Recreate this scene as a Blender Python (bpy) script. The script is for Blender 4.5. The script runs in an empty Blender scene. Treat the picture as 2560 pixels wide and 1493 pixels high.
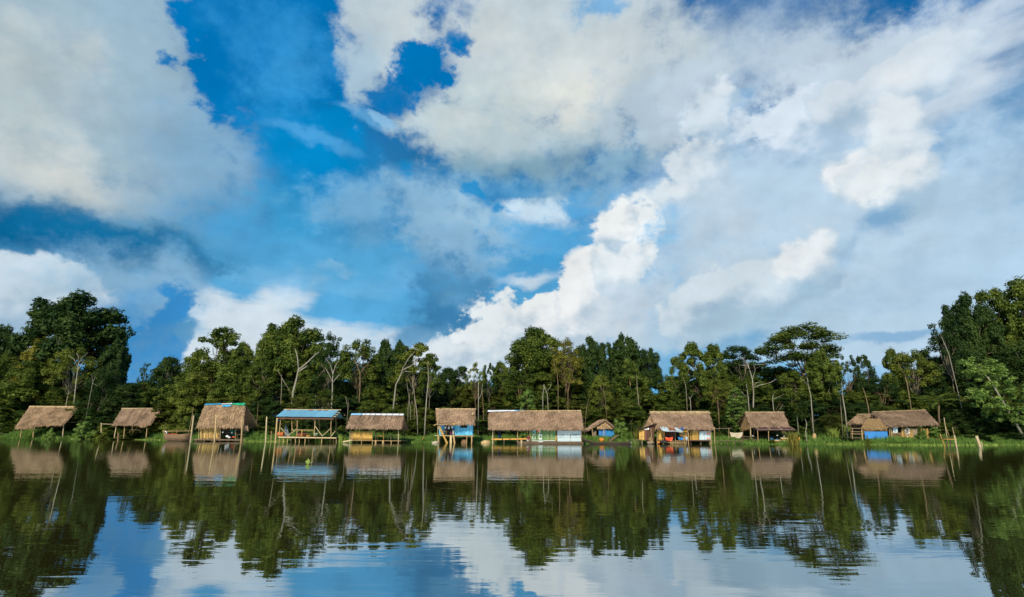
import bpy, bmesh, math, random
from mathutils import Vector, Matrix, noise as mnoise
R = math.radians
scene = bpy.context.scene
COL = scene.collection
random.seed(7)

# ------------------------------------------------------------------ camera
PW, PH, FPX = 2560.0, 1493.0, 1422.0          # photograph size, focal length in its pixels
CAMZ = 0.8
TILT = math.atan(345.5 / FPX)
ROLL = R(0.25)
CAMR = (Matrix.Rotation(math.pi / 2 + TILT, 3, 'X') @ Matrix.Rotation(ROLL, 3, 'Z'))
cam = bpy.data.cameras.new('camera'); cam_o = bpy.data.objects.new('camera', cam); COL.objects.link(cam_o)
cam_o.matrix_world = Matrix.Translation((0, 0, CAMZ)) @ CAMR.to_4x4()
cam.sensor_width = 36; cam.lens = 36 * FPX / PW
cam.clip_start = 0.05; cam.clip_end = 6000
scene.camera = cam_o

def ray(px, py):
    return (CAMR @ Vector(((px - PW / 2) / FPX, -(py - PH / 2) / FPX, -1))).normalized()
def at(px, py, Y):                             # the point of the plane y = Y seen at a pixel
    d = ray(px, py); t = Y / d.y
    return Vector((d.x * t, Y, CAMZ + d.z * t))
def yl(px, Y):                                 # x of a pixel column near the horizon at depth Y
    return at(px, 1094, Y).x
def zl(py, px, Y):
    return at(px, py, Y).z

def lin(r, g=None, b=None):
    if g is None: r, g, b = r
    f = lambda c: (c / 255 / 12.92) if c / 255 <= 0.04045 else ((c / 255 + 0.055) / 1.055) ** 2.4
    return (f(r), f(g), f(b))

scene.view_settings.view_transform = 'Standard'
scene.view_settings.look = 'None'
scene.view_settings.exposure = 0
scene.view_settings.gamma = 1
# ------------------------------------------------------------------ sky and sun
SUN_EL, SUN_AZ = R(36), R(-168)               # azimuth from the view axis (+y), towards +x; the sun is behind on the left
world = bpy.data.worlds.new('World'); scene.world = world; world.use_nodes = True
wt = world.node_tree; wt.nodes.clear(); WN, WL = wt.nodes, wt.links
def wn(t, **kw):
    n = WN.new(t)
    for k, v in kw.items(): setattr(n, k, v)
    return n
def wmath(op, a, b=None, c=None, clamp=False):
    n = wn('ShaderNodeMath', operation=op); n.use_clamp = clamp
    for i, v in enumerate((a, b, c)):
        if v is None: continue
        if isinstance(v, (int, float)): n.inputs[i].default_value = v
        else: WL.new(v, n.inputs[i])
    return n.outputs[0]
w_out = wn('ShaderNodeOutputWorld'); w_bg = wn('ShaderNodeBackground')
WL.new(w_bg.outputs[0], w_out.inputs[0])
WSTR = 0.1
w_bg.inputs['Strength'].default_value = WSTR
sky = wn('ShaderNodeTexSky', sky_type='NISHITA'); sky.sun_disc = False
sky.sun_elevation = SUN_EL; sky.sun_rotation = SUN_AZ; sky.altitude = 100
sky.air_density = 1.0; sky.dust_density = 0.4; sky.ozone_density = 1.5
hs = wn('ShaderNodeHueSaturation'); hs.inputs['Saturation'].default_value = 1.55; hs.inputs['Value'].default_value = 0.8
WL.new(sky.outputs[0], hs.inputs['Color'])
tc = wn('ShaderNodeTexCoord'); DIR = tc.outputs['Generated']; WL.new(DIR, sky.inputs[0])
sep = wn('ShaderNodeSeparateXYZ'); WL.new(DIR, sep.inputs[0])
AZ = wmath('ARCTAN2', sep.outputs[0], sep.outputs[1]); EL = wmath('ARCSINE', sep.outputs[2])
comb = wn('ShaderNodeCombineXYZ'); WL.new(AZ, comb.inputs[0]); WL.new(EL, comb.inputs[1])
def wnoise(scale, detail, rough, vec=DIR, typ='FBM', color=False, dist=0, off=0):
    n = wn('ShaderNodeTexNoise'); n.noise_dimensions = '3D'; n.noise_type = typ; n.normalize = True
    n.inputs['Scale'].default_value = scale; n.inputs['Detail'].default_value = detail
    n.inputs['Roughness'].default_value = rough; n.inputs['Distortion'].default_value = dist
    if off:
        m = wn('ShaderNodeVectorMath', operation='ADD'); m.inputs[1].default_value = (off, off * .7, -off); WL.new(vec, m.inputs[0]); vec = m.outputs[0]
    WL.new(vec, n.inputs['Vector'])
    return n.outputs['Color'] if color else n.outputs[0]
# clouds look flatter towards the horizon: noise runs over a dome stretched sideways
dm = wn('ShaderNodeVectorMath', operation='MULTIPLY'); dm.inputs[1].default_value = (1, 1, 1.25); WL.new(DIR, dm.inputs[0]); DD = dm.outputs[0]
fine = wnoise(6.5, 10, 0.62, DD)
bil = wnoise(19.0, 7, 0.63, DD, off=3.1)
vor = wn('ShaderNodeTexVoronoi'); vor.feature = 'SMOOTH_F1'; vor.inputs['Scale'].default_value = 16; vor.inputs['Smoothness'].default_value = .35
vor.inputs['Detail'].default_value = 2.5; vor.inputs['Roughness'].default_value = .55; vor.normalize = True
vw = wn('ShaderNodeVectorMath', operation='MULTIPLY_ADD'); WL.new(wnoise(9, 3, .5, DD, color=True, off=1.7), vw.inputs[0]); vw.inputs[1].default_value = (.09,) * 3; WL.new(DD, vw.inputs[2])
WL.new(vw.outputs[0], vor.inputs['Vector'])
puff = wmath('SUBTRACT', 0.42, vor.outputs['Distance'])          # cauliflower bumps
mix1 = wmath('MULTIPLY_ADD', puff, 0.65, wmath('MULTIPLY_ADD', wmath('SUBTRACT', bil, .5), .75, wmath('MULTIPLY', wmath('SUBTRACT', fine, 0.5), .9)))
N_SOFT = wmath('MULTIPLY_ADD', wmath('SUBTRACT', bil, .5), .85, wmath('SUBTRACT', fine, 0.5))   # wispy edge
N_PUFF = mix1                                                      # billowy edge
# streaky noise for thin high cloud
sm = wn('ShaderNodeMapping'); sm.vector_type = 'POINT'; sm.inputs['Scale'].default_value = (2.2, 9, 1); sm.inputs['Rotation'].default_value = (0, 0, R(-8)); WL.new(comb.outputs[0], sm.inputs[0])
N_STREAK = wmath('SUBTRACT', wnoise(1.6, 8, 0.6, sm.outputs[0]), 0.5)
# warped azimuth/elevation
wv = wn('ShaderNodeVectorMath', operation='SUBTRACT'); WL.new(wnoise(3.2, 5, 0.55, DD, color=True, off=7.7), wv.inputs[0]); wv.inputs[1].default_value = (.5, .5, .5)
wm = wn('ShaderNodeVectorMath', operation='MULTIPLY_ADD'); WL.new(wv.outputs[0], wm.inputs[0]); wm.inputs[1].default_value = (.16, .13, 0); WL.new(comb.outputs[0], wm.inputs[2])
wv2 = wn('ShaderNodeVectorMath', operation='SUBTRACT'); WL.new(wnoise(12, 5, 0.62, DD, color=True, off=9.3), wv2.inputs[0]); wv2.inputs[1].default_value = (.5, .5, .5)
wm2 = wn('ShaderNodeVectorMath', operation='MULTIPLY_ADD'); WL.new(wv2.outputs[0], wm2.inputs[0]); wm2.inputs[1].default_value = (.045, .04, 0); WL.new(wm.outputs[0], wm2.inputs[2])
UV = wm2.outputs[0]

# relief: the bump field a little way towards the sun is taken from the bump field here
def relief(scale, detail, off, step):
    a = wnoise(scale, detail, .5, DD, off=off)
    sh = wn('ShaderNodeVectorMath', operation='ADD'); sh.inputs[1].default_value = (-.8 * step, 0, 1.0 * step); WL.new(DD, sh.inputs[0])
    b = wnoise(scale, detail, .5, sh.outputs[0], off=off)
    return wmath('SUBTRACT', a, b)
rl = wmath('MULTIPLY_ADD', relief(5.0, 5, 2.2, .05), .75, wmath('MULTIPLY', relief(15.0, 4, 4.2, .016), .65))
BUMPS = wmath('MULTIPLY_ADD', rl, 2.6, .12)
cur = hs.outputs[0]
# paler towards the horizon
pal = wmath('MULTIPLY_ADD', EL, -2.0, 1.25, clamp=True)
def wmix(fac, col, a=None, scale=1 / WSTR):
    global cur
    m = wn('ShaderNodeMix', data_type='RGBA'); m.clamp_factor = True
    if isinstance(fac, (int, float)): m.inputs[0].default_value = fac
    else: WL.new(fac, m.inputs[0])
    WL.new(cur, m.inputs[6]); m.inputs[7].default_value = tuple(c * scale for c in lin(col)) + (1,)
    cur = m.outputs[2]
SKYMODE = {'s': (N_SOFT, 1.15), 'p': (N_PUFF, 1.15), 'w': (N_STREAK, 1.5), 'm': (N_SOFT, 1.9)}
def blob(px, py, rx, ry, rot, col, alpha=1.0, soft=.35, mode='s', k=1.3):
    rm = math.sqrt(rx * ry); na = min(1.7, (115 / rm) ** .6)           # small clouds have relatively rougher edges
    if mode == 'm': k, soft = 1.7, soft * 1.5
    if mode == 'p': k = 1.45; soft = soft / .25 * 24 / (rm * k)
    if mode == 's': k, soft, na = 1.45, soft * 1.5, min(1.25, na * 1.25)
    d = ray(px, py); az, el = math.atan2(d.x, d.y), math.asin(d.z)
    dx, dy = ray(px + 5, py), ray(px, py - 5)
    sx = (math.atan2(dx.x, dx.y) - az) / 5; sy = (math.asin(dy.z) - el) / 5
    mp = wn('ShaderNodeMapping'); mp.vector_type = 'TEXTURE'
    mp.inputs['Location'].default_value = (az, el, 0); mp.inputs['Rotation'].default_value = (0, 0, -R(rot))
    mp.inputs['Scale'].default_value = (rx * sx * k, ry * sy * k, 1)
    WL.new(UV, mp.inputs[0])
    g = wn('ShaderNodeTexGradient', gradient_type='SPHERICAL'); WL.new(mp.outputs[0], g.inputs[0])
    nz, amp = SKYMODE[mode]; amp *= na if mode in 'psm' else 1
    f = wmath('MULTIPLY_ADD', nz, amp, g.outputs[1])
    mr = wn('ShaderNodeMapRange', interpolation_type='SMOOTHSTEP'); WL.new(f, mr.inputs[0])
    lo = .25; mr.inputs[1].default_value = lo; mr.inputs[2].default_value = lo + soft; mr.inputs[4].default_value = alpha
    # nothing outside the ellipse
    lim = wmath('MULTIPLY', g.outputs[1], 5.0, clamp=True)
    fac = wmath('MULTIPLY', mr.outputs[0], lim)
    if mode != 'p' or max(col) < 190: return wmix(fac, col)
    # sunlit cumulus: bright towards the upper left, bluish grey below
    sp = wn('ShaderNodeVectorMath', operation='DOT_PRODUCT'); WL.new(mp.outputs[0], sp.inputs[0]); sp.inputs[1].default_value = (-.35, .8, 0)
    t = wmath('ADD', sp.outputs['Value'], BUMPS)
    tr = wn('ShaderNodeMapRange', interpolation_type='SMOOTHSTEP'); WL.new(t, tr.inputs[0]); tr.inputs[1].default_value = -.45; tr.inputs[2].default_value = .35
    sh = tuple(c * .52 + d * .48 for c, d in zip(col, (126, 170, 206))); hi = tuple(min(243, c * 1.03) for c in col)
    wmix(fac, sh); wmix(wmath('MULTIPLY', fac, tr.outputs[0]), hi)

# -- blue of the sky, deep above and paler below
wmix(wmath('MULTIPLY', pal, .95), (90, 176, 225))
wmix(wmath('MULTIPLY_ADD', EL, 2.0, -.62, clamp=True), (0, 112, 182))
BL = (0, 116, 184)
SKY = [
 # thin white veil low on the left and the pale right half
 (620, 790, 330, 60, 8, (222, 231, 237), .85, .5, 'w'), (560, 880, 300, 75, 0, (214, 226, 234), .95, .4, 'w'),
 (720, 740, 110, 60, -35, (214, 228, 238), .85, .5, 'w'), (930, 850, 330, 60, 0, (205, 221, 233), .9, .5, 'w'), (760, 700, 300, 50, 0, (120, 187, 230), .7, .6, 'w'),
 (820, 668, 70, 12, 5, (190, 215, 234), .8, .5, 'w'),
 (2300, 640, 860, 500, 0, (180, 208, 230), .97, .4, 's'), (1930, 500, 560, 330, 0, (186, 211, 231), .95, .4, 's'), (1720, 620, 330, 330, 0, (176, 206, 230), .9, .5, 's'),
 (2350, 200, 560, 180, -8, (200, 216, 231), .9, .6, 'w'), (1830, 130, 480, 230, 0, (182, 202, 218), .95, .5, 's'),
 (1800, 720, 460, 260, 0, (194, 213, 227), .9, .5, 's'), (2200, 840, 640, 130, 0, (184, 210, 230), .95, .5, 'w'),
 (1900, 225, 90, 32, -25, (90, 164, 218), .8, .5, 'm'), (2060, 90, 260, 110, -5, (184, 203, 219), .95, .4, 's'), (2400, 8, 300, 44, -2, (10, 116, 184), .95, .5, 'w'),
 (1410, 600, 190, 85, 10, (70, 160, 214), .9, .5, 'w'), (1480, 490, 150, 50, 0, (96, 172, 224), .75, .6, 'w'),
 # the great cloud on the left
 (230, 220, 540, 470, 0, (156, 185, 203), 1, .25, 's'), (520, 420, 230, 240, 0, (132, 174, 204), .95, .4, 's'),
 (90, 240, 380, 370, 0, (186, 202, 207), .95, .5, 's'), (380, 30, 420, 110, 0, (150, 180, 200), .9, .6, 's'),
 (150, 430, 270, 170, 5, (206, 213, 212), .97, .5, 's'), (60, 130, 200, 160, 0, (198, 209, 212), .8, .6, 's'), (290, 160, 80, 140, 0, (198, 208, 210), .6, .6, 's'),
 (200, 480, 130, 80, 0, (222, 224, 216), .8, .6, 's'), (350, 470, 180, 120, 0, (168, 190, 203), .6, .6, 's'),
 (250, 560, 500, 110, 4, (78, 138, 174), .97, .5, 's'), (180, 590, 560, 92, 5, (8, 100, 150), 1, .35, 's'), (330, 605, 330, 80, 6, (18, 110, 160), .95, .35, 's'), (580, 560, 200, 80, 10, (66, 152, 206), .8, .6, 's'),
 (455, 160, 62, 40, -30, BL, .95, .3, 'm'),
 # lower left bank
 (300, 740, 320, 170, 0, (130, 175, 207), 1, .35, 's'), (60, 750, 240, 110, 10, (196, 211, 222), .95, .4, 'p'), (180, 700, 200, 60, 0, (146, 186, 212), .8, .6, 's'),
 (320, 840, 200, 160, 0, (84, 152, 204), .97, .4, 's'), (400, 850, 90, 120, 0, (52, 134, 194), .95, .3, 'p'), (480, 812, 46, 34, 0, (80, 146, 190), .9, .3, 'p'),
 (290, 915, 70, 34, 0, (150, 190, 220), .8, .6, 's'),
 # blue wedge between the clouds
 (610, 150, 140, 130, 20, BL, 1, .22, 'm'), (770, 120, 230, 270, 0, BL, 1, .25, 'm'), (800, 420, 200, 200, 0, (0, 132, 196), .97, .4, 's'), (760, 560, 190, 120, 0, (58, 160, 212), .9, .5, 's'), (840, 660, 340, 90, 0, (88, 172, 220), .9, .5, 's'),
 (700, 130, 150, 110, 30, (52, 148, 210), .7, .6, 'm'), (760, 210, 130, 90, -50, (60, 154, 214), .55, .6, 'm'), (930, 320, 130, 20, 5, (110, 178, 224), .6, .6, 'w'),
 (800, 372, 140, 22, 10, (90, 170, 224), .6, .6, 'w'),
 # centre top
 (960, 80, 140, 190, 20, (186, 203, 213), 1, .25, 's'), (880, 200, 70, 120, 25, (170, 196, 213), .95, .3, 's'), (1010, 60, 120, 110, 0, (204, 213, 215), .85, .6, 's'),
 (1400, 120, 430, 270, 0, (192, 207, 215), 1, .25, 's'), (1230, 310, 320, 130, -3, (184, 203, 211), 1, .25, 's'),
 (1470, 330, 310, 110, -10, (166, 190, 202), .95, .45, 's'), (1440, 210, 310, 160, -8, (216, 222, 217), .97, .6, 's'), (1500, 230, 180, 90, -12, (231, 233, 226), .95, .6, 's'),
 (1200, 300, 190, 80, 0, (208, 216, 214), .85, .6, 's'), (1250, 90, 200, 100, 0, (209, 217, 217), .8, .6, 's'), (1620, 110, 200, 130, 0, (200, 212, 219), .8, .6, 's'),
 (1320, 405, 350, 56, -4, (126, 164, 183), .97, .5, 's'), (1330, 455, 260, 50, 0, (100, 164, 208), .85, .6, 's'), (1520, 420, 190, 80, -10, (134, 174, 200), .95, .4, 's'), (1590, 330, 120, 110, 0, (160, 188, 206), .9, .5, 's'),
 (1075, 175, 90, 60, -28, BL, 1, .3, 'm'), (975, 255, 90, 50, -25, BL, .97, .3, 'm'), (1505, 25, 66, 42, 0, (104, 168, 216), .85, .5, 'm'), (1140, 110, 40, 45, 0, BL, .8, .4, 'm'),
 (945, 310, 60, 14, 8, (140, 192, 228), .8, .5, 'w'),
 # grey-blue clouds in the middle
 (880, 540, 190, 105, -10, (118, 175, 214), .97, .4, 's'), (900, 600, 120, 60, 0, (94, 157, 200), .8, .6, 's'), (1110, 520, 200, 120, 8, (136, 180, 210), .97, .4, 's'),
 (1260, 560, 200, 80, 0, (158, 195, 220), .95, .45, 's'), (1130, 640, 150, 90, 10, (136, 180, 211), 1, .4, 's'), (1380, 525, 70, 50, 0, (190, 212, 228), .9, .5, 'p'),
 (1020, 425, 56, 34, 0, (12, 136, 200), .9, .4, 'm'), (1235, 488, 60, 22, 20, (20, 138, 200), .9, .4, 'm'), (1370, 575, 110, 40, 0, (70, 160, 214), .8, .5, 'm'),
 (1000, 700, 90, 50, 0, (112, 178, 222), .7, .6, 's'),
 (1320, 690, 150, 26, -12, (206, 223, 236), .85, .5, 'w'), (1108, 785, 150, 140, 0, (62, 130, 178), 1, .3, 's'), (1120, 730, 90, 60, 0, (98, 158, 196), .8, .6, 's'), (1060, 850, 130, 60, 0, (118, 170, 206), .9, .5, 's'),
 (1190, 770, 42, 18, 0, (208, 220, 228), .8, .5, 'p'),
 # cumulus towers right of the middle
 (1160, 900, 180, 60, 0, (214, 224, 231), .97, .4, 'p'), (1290, 830, 150, 90, -10, (222, 229, 232), 1, .25, 'p'), (1380, 780, 120, 70, 0, (229, 233, 234), 1, .2, 'p'),
 (1490, 710, 96, 86, -20, (230, 233, 234), 1, .2, 'p'), (1570, 615, 60, 90, 10, (222, 229, 232), 1, .2, 'p'), (1528, 555, 36, 44, 0, (228, 232, 233), 1, .22, 'p'), (1620, 730, 130, 150, 0, (192, 210, 224), .95, .5, 's'), (1540, 800, 150, 90, 0, (206, 217, 225), .8, .7, 's'),
 (1450, 860, 260, 60, 0, (190, 207, 217), .9, .7, 's'), (1690, 760, 90, 60, -35, (130, 188, 230), .5, .6, 'm'),
 # second tower
 (1620, 285, 200, 140, 0, (178, 198, 212), .95, .28, 's'), (1740, 250, 130, 100, 0, (188, 206, 220), .92, .3, 's'),
 (1650, 590, 62, 42, 0, (120, 184, 226), .75, .4, 'm'), (1690, 660, 60, 50, 20, (140, 192, 228), .6, .4, 'm'),
 (2200, 140, 380, 120, -8, (198, 214, 228), .96, .28, 's'), (1840, 235, 46, 44, -20, (216, 225, 232), .85, .3, 'p'), (1780, 320, 66, 74, 20, (210, 222, 230), .8, .35, 'p'), (1740, 430, 92, 86, 0, (216, 225, 231), .8, .35, 'p'),
 (1680, 492, 56, 40, 0, (220, 227, 231), .75, .35, 'p'), (1800, 540, 180, 120, 0, (192, 211, 226), .9, .6, 's'), (2050, 280, 170, 80, -8, (210, 222, 234), .95, .4, 'p'),
 (1900, 330, 60, 60, 0, (206, 220, 233), .8, .6, 's'),
 # third, low
 (1870, 740, 220, 100, -10, (200, 214, 223), .97, .45, 'p'), (1985, 655, 100, 66, -20, (220, 226, 229), .97, .4, 'p'), (2085, 640, 56, 95, 25, (142, 180, 208), .85, .6, 's'),
 (2010, 740, 100, 46, 0, (156, 189, 212), .85, .6, 's'), (1830, 830, 300, 60, 0, (168, 197, 215), .92, .6, 's'), (1740, 885, 330, 34, 0, (108, 166, 206), .9, .6, 's'),
 # fourth, upper right
 (2270, 190, 210, 90, -5, (204, 216, 226), .97, .45, 'p'), (2300, 145, 120, 52, 0, (220, 227, 232), .9, .6, 's'), (2280, 330, 90, 120, 5, (216, 224, 230), .93, .6, 'p'),
 (2140, 425, 88, 56, 0, (226, 231, 234), .97, .5, 'p'), (2240, 430, 136, 74, 0, (221, 228, 231), .95, .6, 'p'), (2280, 490, 150, 62, -15, (164, 193, 215), .95, .45, 's'),
 (2190, 535, 100, 56, -20, (126, 170, 206), .95, .45, 's'), (2120, 600, 60, 24, -55, (150, 186, 214), .8, .6, 's'), (2480, 160, 110, 80, 0, (212, 224, 235), .7, .6, 'w'),
 (2250, 848, 200, 20, -5, (134, 178, 214), .9, .5, 'w'),
]
for i, b in enumerate(SKY):
    if i % 12 == 0:                            # ties each dozen to the one before, so that few values are held at a time
        tie = wn('ShaderNodeVectorMath', operation='MULTIPLY_ADD'); WL.new(cur, tie.inputs[0]); tie.inputs[1].default_value = (1e-9,) * 3; WL.new(wm2.outputs[0], tie.inputs[2]); UV = tie.outputs[0]
    blob(*b)
# gentle modelling inside the clouds
var = wn('ShaderNodeMix', data_type='RGBA', blend_type='MULTIPLY'); var.inputs[0].default_value = 1
vr = wmath('MULTIPLY_ADD', N_PUFF, .10, wmath('MULTIPLY_ADD', wmath('SUBTRACT', bil, .5), .05, wmath('MULTIPLY_ADD', rl, .5, .99)))
vc = wn('ShaderNodeCombineColor'); [WL.new(vr, vc.inputs[i]) for i in range(3)]
WL.new(cur, var.inputs[6]); WL.new(vc.outputs[0], var.inputs[7]); cur = var.outputs[2]
# scattered cloud over the rest of the sky, behind the viewer
bm_ = wmath('MULTIPLY', wmath('MULTIPLY_ADD', wmath('ABSOLUTE', AZ), 2.5, -2.6, clamp=True), wmath('MULTIPLY_ADD', wnoise(2.2, 6, .55, DIR, off=5), 4.0, -1.7, clamp=True))
wmix(wmath('MULTIPLY', bm_, .85), (205, 213, 218))
WL.new(cur, w_bg.inputs['Color'])
world.cycles.sampling_method = 'MANUAL'; world.cycles.sample_map_resolution = 512

sun = bpy.data.lights.new('sun', 'SUN'); sun.energy = 4.6; sun.angle = R(0.5); sun.color = (1, .90, .72)
sun_o = bpy.data.objects.new('sun', sun); COL.objects.link(sun_o)
sdir = Vector((math.sin(SUN_AZ) * math.cos(SUN_EL), math.cos(SUN_AZ) * math.cos(SUN_EL), math.sin(SUN_EL)))
sun_o.rotation_euler = (-sdir).to_track_quat('-Z', 'Y').to_euler(); sun_o.location = (0, -20, 60)
# ------------------------------------------------------------------ objects, meshes, materials
import numpy as np
def lab(o, label=None, cat=None, group=None, kind=None):
    if label: o['label'] = label
    if cat: o['category'] = cat
    if group: o['group'] = group
    if kind: o['kind'] = kind
    return o
def thing(name, loc, label, cat, group=None):
    o = bpy.data.objects.new(name, None); o.empty_display_size = .3; COL.objects.link(o); o.location = loc
    return lab(o, label, cat, group)

class MB:
    """collects shapes given in world coordinates; build() links them as one mesh object under its parent"""
    def __init__(s): s.v = []; s.f = []; s.t = []
    def add(s, vs, fs, tint=None):
        b = len(s.v); s.v += [tuple(x) for x in vs]
        for f in fs:
            s.f.append(tuple(b + i for i in f)); s.t.append(random.random() if tint is None else tint)
        return s
    def beam(s, p, q, w=.06, h=None, up=(0, 0, 1)):
        h = w if h is None else h; p, q = Vector(p), Vector(q); d = (q - p).normalized(); u = Vector(up)
        if abs(d.dot(u)) > .95: u = Vector((0, 1, 0))
        a = d.cross(u).normalized(); b = a.cross(d).normalized(); vs = []
        for c in (p, q):
            for sa, sb in ((-1, -1), (1, -1), (1, 1), (-1, 1)): vs.append(c + a * sa * w / 2 + b * sb * h / 2)
        t = random.random()
        return s.add(vs, [(0, 1, 2, 3), (7, 6, 5, 4), (0, 4, 5, 1), (1, 5, 6, 2), (2, 6, 7, 3), (3, 7, 4, 0)], t)
    def box(s, c, sx, sy, sz):
        c = Vector(c); return s.beam(c - Vector((sx / 2, 0, 0)), c + Vector((sx / 2, 0, 0)), sy, sz)
    def pole(s, pts, r0=.05, r1=None, n=7, wob=.0):
        r1 = r0 if r1 is None else r1; pts = [Vector(p) for p in pts]
        if len(pts) == 2 and wob:
            a, b = pts; pts = [a + (b - a) * k / 5 + (Vector((random.uniform(-wob, wob), random.uniform(-wob, wob), 0)) if 0 < k < 5 else Vector()) for k in range(6)]
        vs = []; fs = []; m = len(pts)
        for i, p in enumerate(pts):
            d = (pts[min(i + 1, m - 1)] - pts[max(i - 1, 0)]).normalized(); u = Vector((0, 1, 0)) if abs(d.y) < .9 else Vector((1, 0, 0))
            a = d.cross(u).normalized(); b = a.cross(d); r = r0 + (r1 - r0) * i / (m - 1)
            for k in range(n):
                th = 2 * math.pi * k / n; vs.append(p + a * math.cos(th) * r + b * math.sin(th) * r)
        for i in range(m - 1):
            for k in range(n): fs.append((i * n + k, i * n + (k + 1) % n, (i + 1) * n + (k + 1) % n, (i + 1) * n + k))
        fs.append(tuple(range(n - 1, -1, -1))); fs.append(tuple((m - 1) * n + k for k in range(n)))
        return s.add(vs, fs, random.random())
    def slab(s, A, B, C, D, th=.1, nu=1, nv=1, amp=0, f=1.0, down=True, tint=None):
        """thick sheet A-B (near edge) to D-C (far edge)"""
        A, B, C, D = map(Vector, (A, B, C, D)); n = (B - A).cross(D - A).normalized()
        if n.z < 0 and down: n = -n
        top = []; bot = []
        for j in range(nv + 1):
            for i in range(nu + 1):
                u, v = i / nu, j / nv; p = (A * (1 - u) + B * u) * (1 - v) + (D * (1 - u) + C * u) * v
                q = p + n * (amp * mnoise.noise(p * f) if amp else 0); top.append(q); bot.append(q - n * th)
        N = (nu + 1) * (nv + 1); fs = []; ix = lambda i, j: j * (nu + 1) + i
        for j in range(nv):
            for i in range(nu):
                a, b, c, d = ix(i, j), ix(i + 1, j), ix(i + 1, j + 1), ix(i, j + 1); fs += [(a, b, c, d), (N + d, N + c, N + b, N + a)]
        for i in range(nu): fs += [(ix(i + 1, 0), ix(i, 0), N + ix(i, 0), N + ix(i + 1, 0)), (ix(i, nv), ix(i + 1, nv), N + ix(i + 1, nv), N + ix(i, nv))]
        for j in range(nv): fs += [(ix(0, j), ix(0, j + 1), N + ix(0, j + 1), N + ix(0, j)), (ix(nu, j + 1), ix(nu, j), N + ix(nu, j), N + ix(nu, j + 1))]
        return s.add(top + bot, fs, tint)
    def blob(s, c, r, amp=.25, f=2.0, sub=2):
        bm = bmesh.new(); bmesh.ops.create_icosphere(bm, subdivisions=sub, radius=1); c = Vector(c); r = Vector(r) if not isinstance(r, (int, float)) else Vector((r, r, r))
        vs = []
        for v in bm.verts:
            k = 1 + amp * mnoise.noise(v.co * f + c * 3.1); vs.append((c.x + v.co.x * r.x * k, c.y + v.co.y * r.y * k, c.z + v.co.z * r.z * k))
        s.add(vs, [tuple(v.index for v in f.verts) for f in bm.faces]); bm.free(); return s
    def blade(s, p, d, L, w, lift=.02, side=None, tint=None):
        """one straw or leaf: a kite from p along d"""
        p = Vector(p); d = Vector(d).normalized(); a = Vector(side) if side is not None else d.cross(Vector((0, -.4, 1))).normalized(); m = p + d * L * .45 + Vector((0, 0, lift))
        return s.add([p - a * w * .3, p + a * w * .3, m + a * w / 2, p + d * L, m - a * w / 2], [(0, 1, 2, 4), (4, 2, 3)], tint)
    def build(s, name, mat, parent=None, smooth=False):
        me = bpy.data.meshes.new(name); o = bpy.data.objects.new(name, me)
        L = parent.location.copy() if parent else Vector()
        p = parent
        while p is not None and p.parent is not None: p = p.parent; L += p.location
        me.from_pydata([(x - L.x, y - L.y, z - L.z) for x, y, z in s.v], [], s.f); me.materials.append(mat)
        at_ = me.attributes.new('tint', 'FLOAT', 'FACE'); at_.data.foreach_set('value', np.array(s.t, dtype=np.float32))
        if smooth: me.polygons.foreach_set('use_smooth', np.ones(len(s.f), dtype=bool))
        COL.objects.link(o)
        if parent: o.parent = parent
        return o

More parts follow.
